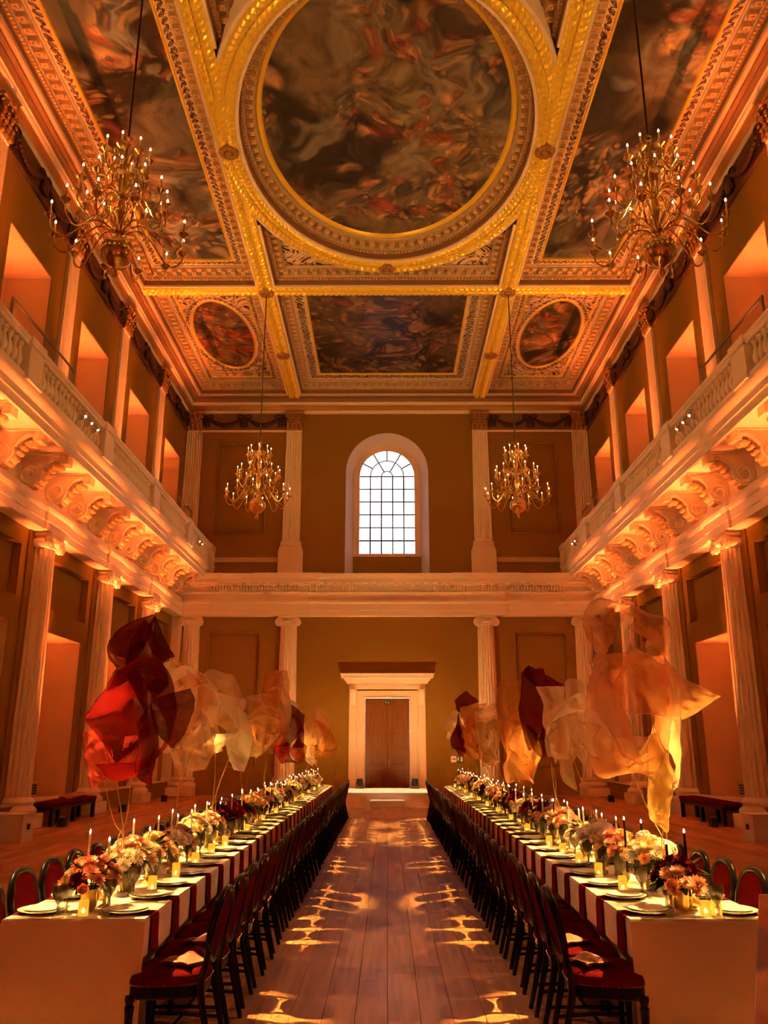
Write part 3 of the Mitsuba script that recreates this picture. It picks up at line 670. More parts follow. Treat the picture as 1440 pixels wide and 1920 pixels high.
# middle of the ceiling: the great oval
inner = ell(3.87 - .33, 5.17 - .33)
coffer(inner, False, 0)
part('ceiling', 'gilt_fillet', sweep(inner, [(.36, 16.40), (.40, 16.36), (.48, 16.37), (.52, 16.43)], False), 'gilt', 30)
painting('ceiling_painting', 'oval', flat(ell(3.06, 4.36)[:-1], 16.43), 'huge dark oval canvas at the centre of the ceiling')
dy_ = 3.05
for s in (-1, 1):
    far = [(s * XB0, YC + s * dy_ * 1), (s * XB0, YC + s * (CROSS[0] - BW - YC)), (-s * XB0, YC + s * (CROSS[0] - BW - YC)), (-s * XB0, YC + s * dy_)]
    coffer(far, False, 0)
    part('ceiling', 'spandrel', flat([(x, y) for x, y in ([(-XB0, YC + s * 3.0), (-XB0, YC + s * 6.02), (XB0, YC + s * 6.02), (XB0, YC + s * 3.0)] + [(3.95 * math.cos(t), YC + s * 5.25 * math.sin(t)) for t in np.linspace(math.asin(.571), math.pi - math.asin(.571), 40)])], 16.42), 'scroll_panel')
# long side canvases, middle row
for sd, nm in ((-1, 'left'), (1, 'right')):
    x0, x1 = sorted((sd * XB1, sd * EDGE_X))
    coffer(rect(x0, x1, CROSS[1] + BW, CROSS[0] - BW))
    painting('ceiling_painting', nm, flat(rect(x0 + .6, x1 - .6, CROSS[1] + BW + .6, CROSS[0] - BW - .6), 16.43), f'long cloudy canvas set in the ceiling along the {nm} side')
    # far corner ovals
    coffer(rect(x0, x1, CROSS[0] + BW, EDGE_Y), band=.18)
    xc, yc, a, b = sd * 6.02, 27.75, 1.03, 2.55
    t = np.linspace(0, 2 * math.pi, 90)
    ov = np.stack([xc + a * np.cos(t), yc + b * np.sin(t)], 1)
    part('ceiling', 'scroll_ground', flat(rect(x0 + .56, x1 - .56, CROSS[0] + BW + .56, EDGE_Y - .56), 16.425), 'scroll_panel')
    m, uv = sweep(np.stack([xc + (a + .30) * np.cos(t), yc + (b + .30) * np.sin(t)], 1), [(0, 16.42), (.03, 16.37), (.06, 16.38), (.08, 16.395), (.25, 16.395)], False, True)
    part('ceiling', 'scroll_band', m, 'scroll_band', uv=uv)
    part('ceiling', 'gilt_fillet', sweep(np.stack([xc + (a + .07) * np.cos(t), yc + (b + .07) * np.sin(t)], 1), [(0, 16.40), (.02, 16.36), (.06, 16.37), (.08, 16.42)], False), 'gilt', 30)
    painting('ceiling_painting', 'small_' + nm, flat(ov[:-1], 16.41), f'small upright oval canvas in the far {nm} corner of the ceiling')
    coffer(rect(x0, x1, YN + .66, CROSS[1] - BW))
coffer(rect(-XB0, XB0, CROSS[0] + BW, EDGE_Y), band=.44)
painting('ceiling_painting', 'rect', flat(rect(-XB0 + .8, XB0 - .8, CROSS[0] + BW + .8, EDGE_Y - .8), 16.43), 'dark rectangular canvas in the ceiling nearest the far wall')
coffer(rect(-XB0, XB0, YN + .66, CROSS[1] - BW), band=.44)
MOD = cat(bx(-.07, .07, -.09, .09, 16.17, 16.30, .012), ball(.035, (0, 0, 16.16), 1))
shapes('g_modillion', block=ply(MOD, 'gilt_mod', 20))
mat('gilt_mod', (0.60, 0.42, 0.20), 0.5, metal=0.15)
MODS = [m for m in MODS if m[1] > 12.5]
MODS.sort(key=lambda m: math.hypot(m[0], m[1]))
for x, y, a in MODS[:300]: inst(nxt('ceiling__modillion'), 'g_modillion', T().translate([x, y, 0]).rotate([0, 0, 1], math.degrees(a)))
part('ceiling', 'modillion_rest', cat(*[mv(bx(-.07, .07, -.09, .09, 16.17, 16.30, .012), (x, y, 0), a) for x, y, a in MODS[300:]]), 'gilt_mod', stuff=True)
part('ceiling', 'dentil_row', cat(*[mv(bx(-.032, .032, -.03, .03, 16.05, 16.11), (x, y, 0), a) for x, y, a in DENTS if y > 12.5]), 'gilt_mod', stuff=True)
# rosettes on the crossings
def rosette(r=.24):
    m = [lathe([(0, -.10), (.07, -.10), (.10, -.06), (.10, .0)], 16)]
    for k in range(10):
        t = k * 2 * math.pi / 10
        m.append(ball(.075, (r * .72 * math.cos(t), r * .72 * math.sin(t), -.05), 1, (1, 1, .8)))
    m.append(lathe([(r, 0), (r * 1.05, -.03), (r * .9, -.05), (r * .4, -.03)], 20))
    return cat(*m)
shapes('g_rosette', flower=ply(rosette(), 'gilt_dark', 50))
for x, y in [(s * 3.875, yy) for s in (-1, 1) for yy in (23.62, 17.08, 28.05)] + [(0, 22.25)]:
    inst(nxt('ceiling__rosette'), 'g_rosette', T().translate([x, y, Z_BEAM - .05]))

# ------------------------------------------------------------------ chandeliers
def flame_mesh(h=.05, r=.012, n=8):
    return lathe([(.0, 0), (r * .8, h * .15), (r, h * .35), (r * .6, h * .7), (.0, h)], n)
STEM = lathe([(0, 8.25), (.03, 8.27), (.05, 8.32), (.03, 8.37), (.02, 8.40), (.09, 8.44), (.17, 8.49), (.23, 8.58), (.245, 8.68), (.22, 8.78), (.14, 8.87), (.06, 8.91), (.05, 8.96), (.09, 9.0), (.09, 9.05), (.05, 9.1), (.04, 9.2), (.075, 9.3), (.085, 9.38), (.05, 9.48), (.04, 9.56), (.08, 9.6), (.08, 9.66), (.04, 9.72), (.035, 9.85), (.065, 9.95), (.05, 10.06), (.03, 10.12), (.06, 10.18), (.06, 10.24), (.03, 10.3), (.025, 10.5), (.045, 10.55), (.0, 10.6)], 24)
ch = dict(stem=ply(STEM, 'brass', 40), hook=ply(tube([(.05 * math.cos(t), 0, 10.64 + .05 * math.sin(t)) for t in np.linspace(0, 2 * math.pi, 14)], .012, 6), 'brass', True))
TIERS = [(12, .95, 9.04, 9.0, 0.0), (12, .63, 9.68, 9.62, .26), (8, .34, 10.33, 10.2, 0.1)]
FL, kk = [], 0
for n, R, zc, zs, ph in TIERS:
    for k in range(n):
        a = ph + 2 * math.pi * k / n
        e = bez([(.05, zs), (R * .30, zs + .12), (R * .52, zs - .02), (R * .78, zc - .36), (R * .97, zc - .26), (R, zc - .12)], 16)
        curl = bez([(R * .42, zs + .05), (R * .5, zs + .17), (R * .62, zs + .14), (R * .6, zs + .03)], 7)
        f = lambda q: np.stack([q[:, 0] * math.cos(a), q[:, 0] * math.sin(a), q[:, 1]], 1)
        cup = mv(lathe([(.012, zc - .14), (.03, zc - .12), (.075, zc - .075), (.078, zc - .065), (.02, zc - .06), (.018, zc - .03), (.024, zc - .02), (.024, zc + .0)], 14), (R * math.cos(a), R * math.sin(a), 0))
        s_ = '' if kk == 0 else f'_{kk:03d}'
        ch['arm' + s_] = ply(cat(tube(f(e), .013, 6), tube(f(curl), .011, 5), cup), 'brass', 50)
        ch['candle' + s_] = ply(mv(lathe([(.0, zc), (.013, zc), (.0125, zc + .125), (0, zc + .13)], 8), (R * math.cos(a), R * math.sin(a), 0)), 'sconce_ivory', 40)
        FL.append((R * math.cos(a), R * math.sin(a), zc + .128)); kk += 1
shapes('g_chandelier', **ch)
for (x, y, d) in ((-3.93, 10.54, 'nearer chandelier on the left'), (3.97, 10.54, 'nearer chandelier on the right'), (-3.87, 23.65, 'farther chandelier on the left'), (3.90, 23.65, 'farther chandelier on the right')):
    c = thing('chandelier', f'three-tier brass candle-arm {d}, hung on a long rope', 'chandelier')
    g_ = f'{c}__body'
    for nm_, pl in ch.items(): scene[f'{c}__{nm_}'] = None
    for nm_, pl in ch.items(): scene[f'{c}__{nm_}'] = {**pl, 'to_world': T().translate([x, y, 0])}
    part(c, 'rope', tube([(x, y, 10.68), (x, y, 13), (x, y, Z_BEAM - .06)], .017, 6), 'rope')
    k = part(c, 'lit_bulbs', cat(*[mv(flame_mesh(.062, .018, 6), (x + p[0], y + p[1], p[2])) for p in FL]), 'wax_white', label='row of small lit candle bulbs', stuff=True)
    scene[k]['emitter'] = {'type': 'area', 'radiance': {'type': 'rgb', 'value': [LS * K_BULB * q for q in (1.0, .60, .24)]}, 'sampling_weight': 0.2}
del scene['g_chandelier']

# ------------------------------------------------------------------ banquet tables under floor-length cloths
TX0, TX1, TZ = 1.44, 2.295, 0.76
PITCHY, Y0T = 0.53, 5.39
NSET = {-1: 33, 1: 32}
SIDE = {-1: 'left', 1: 'right'}
def cloth(sd, y1):
    """cloth as stacked rings round the table; the outer side is pushed in under the edge by the seats"""
    ring = []
    for k in range(24): ring.append(('f', k / 24))
    pts = []
    L = y1 - Y0T
    def loop(z, push, fold):
        P = []
        for q in np.linspace(0, 1, 140): P.append((TX0, Y0T + L * q, 'in'))
        for q in np.linspace(0, 1, 8)[1:]: P.append((TX0 + (TX1 - TX0) * q, y1, 'far'))
        for q in np.linspace(1, 0, 140)[1:]: P.append((TX1, Y0T + L * q, 'out'))
        for q in np.linspace(1, 0, 24)[1:-1]: P.append((TX0 + (TX1 - TX0) * q, Y0T, 'near'))
        R = []
        for i, (x, y, s) in enumerate(P):
            tp = min(1.0, max(0.0, (y - Y0T - .04) / .16)); psh = push * tp * tp * (3 - 2 * tp) if push > 0 else push
            w = fold * (math.sin(y * 5.1 + x * 9) * .5 + math.sin(y * 11.3 + x * 23 + 1) * .5)
            if s == 'in': x += w * .6 - fold * .2 + max(psh, 0) * .6
            if s == 'out': x += w * .6 - psh
            if s == 'near': y += w * .5 - fold * .25
            R.append((sd * x, y, z))
        return R
    rows = [loop(.76, 0, 0), loop(.752, -.006, 0), loop(.735, -.008, .002), loop(.6, -.006, .010), loop(.555, 0, .013), loop(.512, .25, .014), loop(.2, .25, .022), loop(.005, .24, .028)]
    rows[0] = [(sd * (TX0 + .008 + (abs(x) - TX0) * (TX1 - TX0 - .016) / (TX1 - TX0)), Y0T + .008 + (y - Y0T) * (L - .016) / L, .762) for x, y, z in rows[0]]
    G_ = np.array(rows); G_ = np.concatenate([G_, G_[:, :1]], 1)
    side = grid(G_)
    top = (np.array([(sd * TX0, Y0T, .7625), (sd * TX1, Y0T, .7625), (sd * TX1, y1, .7625), (sd * TX0, y1, .7625)]) + np.array([[sd * .006, .006, 0], [-sd * .006, .006, 0], [-sd * .006, -.006, 0], [sd * .006, -.006, 0]]), np.array([[0, 1, 2], [0, 2, 3]]))
    return cat(side, top)
for sd in (-1, 1):
    t_ = thing('banquet_table', f'long banquet table under a pale floor-length cloth, {SIDE[sd]} side of the aisle', 'table')
    part(t_, 'tablecloth', cloth(sd, Y0T + .1 + PITCHY * NSET[sd]), 'linen', 40)

# ------------------------------------------------------------------ dining chair (local: faces +x, floor at z = 0)
def chair_parts():
    o = {}
    # seat cushion: rounded trapezoid, domed
    n = 40; t = np.linspace(0, 2 * math.pi, n, endpoint=False)
    def sq(c): return np.sign(c) * abs(c) ** .55
    ox = np.array([.225 * sq(math.cos(a)) for a in t]); oy = np.array([(.235 + .035 * math.copysign(abs(math.cos(a)) ** .6, math.cos(a))) * sq(math.sin(a)) for a in t])
    def layer(k, z): return np.stack([ox * k, oy * k, np.full(n, z)], 1)
    R = np.stack([layer(.97, .405), layer(1.0, .415), layer(1.0, .44), layer(.96, .462), layer(.8, .48), layer(.45, .492), layer(.02, .496)])
    R = np.concatenate([R, R[:, :1]], 1); o['seat'] = (grid(R), 'burgundy', True)
    R = np.stack([layer(.6, .345), layer(.965, .345), layer(.985, .36), layer(.985, .41), layer(.5, .41)]); R = np.concatenate([R, R[:, :1]], 1)
    o['seat_rail'] = (grid(R), 'black_lacquer', 40)
    k = 110; tt = np.linspace(0, 2 * math.pi, k, endpoint=False)
    o['nail_trim'] = (cat(*[(np.array([[1, 0, 0], [-1, 0, 0], [0, 1, 0], [0, -1, 0], [0, 0, 1], [0, 0, -1]]) * .0046 + [np.interp(a, t, ox, period=2 * math.pi) * 1.005, np.interp(a, t, oy, period=2 * math.pi) * 1.005, .418], np.array([[0, 2, 4], [2, 1, 4], [1, 3, 4], [3, 0, 4], [2, 0, 5], [1, 2, 5], [3, 1, 5], [0, 3, 5]])) for a in tt]), 'nail_brass', False)
    # balloon back
    def xb(z): return -.215 - .17 * (z - .42) - .06 * (z - .42) ** 2
    a = np.linspace(0, 2 * math.pi, 40, endpoint=False)
    def outline(k):
        P = []
        for q in a:
            c, s = math.cos(q), math.sin(q)
            w = (.222 if s > 0 else .222 - .045 * (-s) ** 1.5)
            z = .70 + (.20 if s > 0 else .19) * s * k
            P.append((xb(z), w * math.copysign(abs(c) ** .85, c) * k, z))
        return np.array(P)
    o['back_frame'] = (tube(outline(1.0), .025, 8, close=True), 'black_lacquer', True)
    def disc(dx): 
        P = [outline(k) + [dx * (1 - k ** 4) + (dx > 0) * .004 - (dx < 0) * .004, 0, 0] for k in (.94, .85, .6, .3, .02)]
        G_ = np.stack(P); return grid(np.concatenate([G_, G_[:, :1]], 1))
    o['back_pad'] = (cat(disc(.03), disc(-.018)), 'burgundy', True)
    for i, s in enumerate((-1, 1)):
        P = bez([(-.30, s * .17, 0), (-.245, s * .175, .22), (-.21, s * .18, .40), (xb(.52), s * .165, .52), (xb(.60), s * .19, .60)], 14)
        o['rear_leg' + ('' if i == 0 else '_001')] = (tube(P, np.interp(np.arange(14), [0, 6, 13], [.015, .023, .017]), 8), 'black_lacquer', True)
    for i, s in enumerate((-1, 1)):
        o['front_leg' + ('' if i == 0 else '_001')] = (mv(lathe([(0, 0), (.013, 0), (.024, .26), (.028, .30), (.02, .31), (.02, .32), (.029, .335), (.029, .36), (0, .365)], 10), (.19, s * .205, 0)), 'black_lacquer', 40)
        o['side_stretcher' + ('' if i == 0 else '_001')] = (tube([(-.262, s * .172, .15), (-.03, s * .19, .16), (.188, s * .204, .16)], .011, 6), 'black_lacquer', True)
    o['cross_stretcher'] = (tube([(-.03, -.188, .16), (-.03, .188, .16)], .011, 6), 'black_lacquer', True)
    return o
mat('nail_brass', (0.55, 0.36, 0.22), 0.35, metal=0.8)
shapes('g_chair', **{k: ply(m, b, s) for k, (m, b, s) in chair_parts().items()})
CHX_IN, CHX_OUT = 1.305, 2.31
def chair_y(i): return Y0T + .19 + PITCHY * i
for sd in (-1, 1):
    for row, x, rz, ph in (('aisle', CHX_IN, 0 if sd > 0 else 180, 'aisle side'), ('wall', CHX_OUT, 180 if sd > 0 else 0, 'wall side')):
        for i in range(NSET[sd] - (row == 'wall')):
            c = nxt('dining_chair')
            labels[c] = {'label': f'black-framed burgundy chair, {ph} of the {SIDE[sd]} table, {ordinal(i + 1)} from the camera', 'category': 'chair', 'group': f'chairs on the {ph} of the {SIDE[sd]} table'}
            jit = random.uniform(-1, 1)
            yy = chair_y(i) + (.28 if row == 'wall' else 0)
            inst(c, 'g_chair', T().translate([sd * (x + .012 * jit), yy + .01 * jit, 0]).rotate([0, 0, 1], rz + 2.5 * jit))

# folded cloths on the nearest seats
def folded(w, d, seed):
    G_ = np.zeros((10, 12, 3)); g = np.random.default_rng(seed)
    for i in range(10):
        for j in range(12):
            u, v = i / 9 - .5, j / 11 - .5
            G_[i, j] = (u * d * (1 + .1 * math.sin(5 * v)), v * w * (1 - .12 * math.cos(3 * u)), .506 + .022 * math.exp(-(u * 3) ** 2) + .010 * math.sin(8 * u + 3 * v))
    lo = G_.copy(); lo[:, :, 2] -= .014
    return cat(grid(G_), grid(lo))
for sd in (-1, 1):
    for i in range(2):
        add(thing('seat_cloth', f'folded pink cloth lying on the {["nearest", "second"][i]} aisle-side seat of the {SIDE[sd]} table', 'cloth'), mv(folded(.24 - .05 * i, .20, i), (sd * 1.24, chair_y(i) - .03, 0), rz=.25 * sd), 'pink_cloth', True)

# ------------------------------------------------------------------ place settings
PLATE = lathe([(0, 0), (.085, 0), (.10, .004), (.145, .017), (.15, .021), (.145, .022), (.10, .011), (0, .008)], 30)
PLATE2 = lathe([(0, .010), (.08, .010), (.118, .024), (.12, .028), (.08, .016), (0, .016)], 26)
shapes('g_plate', charger=ply(PLATE, 'china_rim', 40), salad_plate=ply(PLATE2, 'china', 40))
def napkin(drop, seed):
    w = .165
    prof = [(-.10, .003), (-.02, .003), (.10, .003), (.148, .003), (.160, -.004), (.166, -.03), (.168, -.15), (.172, -drop)]
    G_ = np.array([[(d, w * (v - .5) * (1 + .05 * (k > 5)), z + .0025 * math.sin(9 * v + k)) for v in np.linspace(0, 1, 6)] for k, (d, z) in enumerate(prof)])
    lo = G_ + np.array([[-.004 if k >= 4 else 0, 0, -.002 if k < 4 else 0] for k in range(len(prof))])[:, None, :]
    return cat(grid(G_), grid(lo))
NAP = [napkin(.225, 0), napkin(.205, 1)]
shapes('g_napkin', cloth=ply(NAP[0], 'napkin_red', True)); shapes('g_napkin_b', cloth=ply(NAP[1], 'napkin_red', True))
GOB = lathe([(0, 0), (.034, 0), (.035, .004), (.010, .012), (.007, .03), (.011, .05), (.007, .065), (.016, .075), (.034, .10), (.040, .13), (.039, .16), (.036, .165), (.036, .16), (.036, .13), (.03, .103), (.0, .08)], 18)
GOB2 = lathe([(0, 0), (.032, 0), (.033, .004), (.006, .010), (.005, .085), (.02, .095), (.036, .125), (.037, .16), (.031, .20), (.029, .20), (.034, .16), (.033, .127), (.0, .098)], 18)
shapes('g_goblet', glass=ply(GOB, 'goblet_glass', 50)); shapes('g_wineglass', glass=ply(GOB2, 'goblet_glass', 50))
FORK = cat(bx(-.10, .02, -.005, .005, .001, .004), bx(.02, .05, -.012, .012, .001, .004), *[bx(.05, .095, y - .002, y + .002, .001, .004) for y in (-.010, -.0035, .0035, .010)])
KNIFE = cat(bx(-.11, .0, -.006, .006, .001, .006, .001), bx(.0, .12, -.009, .007, .001, .003))
shapes('g_fork', metal=ply(FORK, 'silver')); shapes('g_knife', metal=ply(KNIFE, 'silver'))
TOPZ = .764
for sd in (-1, 1):
    for row in ('aisle', 'wall'):
        for i in range(NSET[sd]):
            inn = row == 'aisle'
            if not inn and i > 21: continue
            y = chair_y(i); edge = TX0 if inn else TX1; dirx = (1 if inn else -1) * sd      # direction from the edge to the table middle
            rz = 0 if (-dirx) > 0 else 180
            cx = sd * edge + dirx * .166
            where = f'{ordinal(i + 1)} setting from the camera, {row} side of the {SIDE[sd]} table'
            k = nxt('dinner_plate'); labels[k] = {'label': f'grey-rimmed pale plate, {where}', 'category': 'plate', 'group': 'plates at the settings'}
            inst(k, 'g_plate', T().translate([cx, y, TOPZ + .005]))
            if inn or i < 3:
                k = nxt('napkin'); labels[k] = {'label': f'hanging burgundy napkin, {where}', 'category': 'napkin', 'group': 'napkins hung over the table edges'}
                inst(k, 'g_napkin' if i % 3 else 'g_napkin_b', T().translate([sd * edge + dirx * .155, y, TOPZ]).rotate([0, 0, 1], rz))
            gx = sd * edge + dirx * .315
            for q, (g_, nm_, dyy) in enumerate((('g_goblet', 'squat dark goblet', .085), ('g_wineglass', 'stemmed wine glass', .17))):
                k = nxt('goblet' if q == 0 else 'wine_glass'); labels[k] = {'label': f'{nm_}, {where}', 'category': 'glass', 'group': 'glasses along the tables'}
                inst(k, g_, T().translate([gx + dirx * .02 * q, y + dyy - (.24 if i == 0 and not inn else 0), TOPZ]).scale(1.12))
            if i < 20 and inn or i < 6:
                for q, dyy in enumerate((-.185, -.205)):
                    k = nxt('fork'); labels[k] = {'label': f'{["inner", "outer"][q]} silver fork, {where}', 'category': 'fork', 'group': 'forks at the settings'}
                    inst(k, 'g_fork', T().translate([cx, y + dyy * (1 if inn else -1), TOPZ]).rotate([0, 0, 1], 0 if dirx > 0 else 180))
                k = nxt('knife'); labels[k] = {'label': f'silver knife, {where}', 'category': 'knife', 'group': 'knives at the settings'}
                inst(k, 'g_knife', T().translate([cx, y + (.185 if inn else -.185), TOPZ]).rotate([0, 0, 1], 0 if dirx > 0 else 180))

# ------------------------------------------------------------------ flowers
def petal(L, w, cup, n=3):
    """petal along +x, curling upwards"""
    V = []
    for i in range(n + 1):
        f = i / n; ww = w * math.sin(math.pi * min(.97, .18 + .74 * f)) 
        x, z = L * f * (1 - .25 * cup * f), cup * L * f ** 2 * .9
        V += [(x, -ww / 2, z + .12 * ww), (x, 0, z - .05 * ww), (x, ww / 2, z + .12 * ww)]
    F = []
    for i in range(n):
        for j in (0, 1): F.append([i * 3 + j, (i + 1) * 3 + j, (i + 1) * 3 + j + 1, i * 3 + j + 1])
    return np.array(V), tri(F)
def rot_y(m, a):
    c, s = math.cos(a), math.sin(a)
    return mv(m, R=[[c, 0, s], [0, 1, 0], [-s, 0, c]])
def dahlia(r=.085, seed=0):
    g = np.random.default_rng(seed); m = []
    for ring, (n, el, L, cup) in enumerate(((14, -12, 1.0, .25), (14, 8, 1.0, .2), (13, 28, .95, .15), (11, 48, .85, .1), (8, 66, .7, .05), (5, 82, .5, 0))):
        for k in range(n):
            a = 2 * math.pi * (k + .5 * (ring % 2)) / n + g.uniform(-.08, .08)
            p = petal(L * r * g.uniform(.92, 1.08), r * .42, cup, 2)
            m.append(mv(rot_y(p, -math.radians(el)), rz=a))
    return cat(*m)
def rose(r=.06, seed=0):
    g = np.random.default_rng(seed); m = []
    for ring, (n, el, L, cup) in enumerate(((6, 15, 1.0, .55), (6, 35, .95, .6), (5, 55, .9, .55), (4, 70, .8, .4), (3, 82, .7, .3))):
        for k in range(n):
            a = 2 * math.pi * (k + .5 * (ring % 2)) / n + g.uniform(-.15, .15)
            m.append(mv(rot_y(petal(L * r, r * .95, cup, 3), -math.radians(el)), (0, 0, -.01), rz=a))
    return cat(*m)
def puff(r=.08, seed=0):
    """hydrangea head of small four-petalled florets"""
    g = np.random.default_rng(seed); m = []
    for k in range(90):
        ph = math.acos(1 - 1.5 * (k + .5) / 90); a = k * 2.39996
        d = np.array([math.sin(ph) * math.cos(a), math.sin(ph) * math.sin(a), math.cos(ph)])
        u = np.cross(d, [.3, .2, .9]); u /= np.linalg.norm(u); w = np.cross(d, u); s = r * .19; rr = r * g.uniform(.92, 1.06)
        for q in range(4):
            c, e = math.cos(q * math.pi / 2 + k), math.sin(q * math.pi / 2 + k); b = u * c + w * e; b2 = -u * e + w * c
            m.append((np.array([d * rr, d * rr + b * s * .6 + b2 * s * .5 + d * .004, d * rr * 1.04 + b * s, d * rr + b * s * .6 - b2 * s * .5 + d * .004]), np.array([[0, 1, 2], [0, 2, 3]])))
    return cat(*m)
BLOOMS = {'dahlia': dahlia(seed=1), 'rose': rose(seed=2), 'hydrangea': puff(seed=3)}
for kd, m in BLOOMS.items():
    for c in PET: shapes(f'g_{kd}_{c}', head=ply(m, 'petal_' + c))
def leaves(seed):
    g = np.random.default_rng(seed); m = []
    for k in range(26):
        a = g.uniform(0, 6.28); el = g.uniform(-.5, .7)
        m.append(mv(rot_y(petal(g.uniform(.07, .12), .045, g.uniform(-.4, .1), 3), -el), (g.uniform(.03, .07) * math.cos(a), g.uniform(.03, .07) * math.sin(a), .12 + g.uniform(0, .08)), rz=a))
    for k in range(7):
        a = k * .9; m.append(tube([(0, 0, .03), (.03 * math.cos(a), .03 * math.sin(a), .10), (.06 * math.cos(a), .06 * math.sin(a), .19)], .004, 4))
    return cat(*m)
for k in range(3): shapes(f'g_leaves_{k}', greenery=ply(leaves(k), 'leaf'))
VASES = [('vase_glass', lathe([(0, 0), (.048, 0), (.05, .01), (.05, .11), (.046, .115), (.046, .012), (0, .008)], 22)), ('vase_gold', lathe([(0, 0), (.04, 0), (.052, .03), (.055, .12), (.05, .12), (.045, .03), (0, .01)], 22))]
for k, (b, m) in enumerate(VASES): shapes(f'g_vase_{k}', pot=ply(m, b, 40))
SEQ = {-1: ['coral wine', 'white blush', 'cream peach', 'blush white', 'white cream', 'peach blush', 'wine', 'crimson peach', 'wine crimson', 'peach cream', 'cream white', 'coral wine', 'white cream', 'coral peach', 'cream blush', 'wine white', 'cream peach', 'white', 'white cream', 'blush wine', 'white cream', 'peach cream', 'white', 'cream white', 'blush white'],
       1: ['wine blush', 'white peach', 'coral blush', 'white cream', 'white cream', 'coral peach', 'blush', 'wine', 'crimson wine', 'white coral', 'wine crimson', 'wine', 'peach cream', 'coral white', 'blush cream', 'white wine', 'peach blush', 'cream white', 'wine blush', 'white peach', 'cream', 'coral blush', 'white', 'blush cream']}
WORDS = {'coral': 'coral', 'wine': 'dark wine', 'white': 'white', 'cream': 'cream', 'peach': 'peach', 'blush': 'blush', 'crimson': 'crimson'}
g_ = np.random.default_rng(21)
ARR = {}
for sd in (-1, 1):
    n = len(SEQ[sd]); y = Y0T + .30
    for i, cols in enumerate(SEQ[sd]):
        cs = cols.split(); big = 'white' in cs or 'blush' in cs
        xc = sd * (1.87 + g_.uniform(-.03, .03)); 
        a = nxt('flower_arrangement')
        labels[a] = {'label': f'vase of {" and ".join(WORDS[c] for c in cs)} blooms, {ordinal(i + 1)} from the camera, {SIDE[sd]} table', 'category': 'flowers', 'group': 'flower arrangements along the tables'}
        ARR[(sd, i)] = y
        vk = 0 if i % 3 else 1
        inst(a + '__vase', f'g_vase_{vk}', T().translate([xc, y, TOPZ]))
        inst(a + '__leaves', f'g_leaves_{i % 3}', T().translate([xc, y, TOPZ + .02]).rotate([0, 0, 1], 70 * i).scale(1.2))
        hgt = .02 if i == 0 else g_.uniform(.0, .10)
        nb = 24
        for q in range(nb):
            u_ = g_.random(); c = cs[0] if u_ < .52 else cs[-1] if u_ < .86 else ('blush', 'cream', 'peach')[q % 3]
            kd = ('hydrangea' if c == 'white' and q % 4 == 1 else 'rose' if c in ('coral', 'peach') and q % 2 else 'dahlia') 
            an = q * 2.39996; rr = .165 * math.sqrt((q + .4) / nb); top = .13 + hgt + .12 * (1 - (rr / .165) ** 2)
            px, py, pz = xc + rr * math.cos(an) * .95, y + rr * math.sin(an) * 1.45, TOPZ + top + g_.uniform(-.015, .02)
            tilt = 60 * rr / .165
            inst(nxt(a + '__bloom'), f'g_{kd}_{c}', T().translate([px, py, pz]).rotate([-math.sin(an), math.cos(an), 0], tilt).rotate([0, 0, 1], 57 * q).scale(float(g_.uniform(.50, .86)) * (1.25 if kd == 'rose' else 1)))
        y += .69 if sd < 0 else .70

# ------------------------------------------------------------------ candles and votives
TAPER = lathe([(.0, .03), (.0105, .03), (.008, .30), (.0, .303)], 8)
HOLD = lathe([(0, 0), (.035, 0), (.036, .006), (.012, .016), (.010, .03), (.016, .036), (.016, .05), (.011, .05), (.011, .034), (0, .033)], 14)
shapes('g_taper_white', candle_stick=ply(TAPER, 'wax_white', 40), holder=ply(HOLD, 'vase_gold', 40)); shapes('g_taper_black', candle_stick=ply(TAPER, 'wax_black', 40), holder=ply(HOLD, 'vase_gold', 40))
FLM = flame_mesh(.030, .0075, 6)
SHEATH = lathe([(0, 0), (.03, 0), (.031, .004), (.031, .085), (.029, .085), (.029, .006), (0, .006)], 18)
scene['amber_glow'] = {'type': 'blendbsdf', 'weight': 0.55, 'a': {'type': 'null'}, 'b': {'type': 'twosided', 'b': {'type': 'diffuse', 'reflectance': {'type': 'rgb', 'value': [0.75, 0.48, 0.08]}}}}
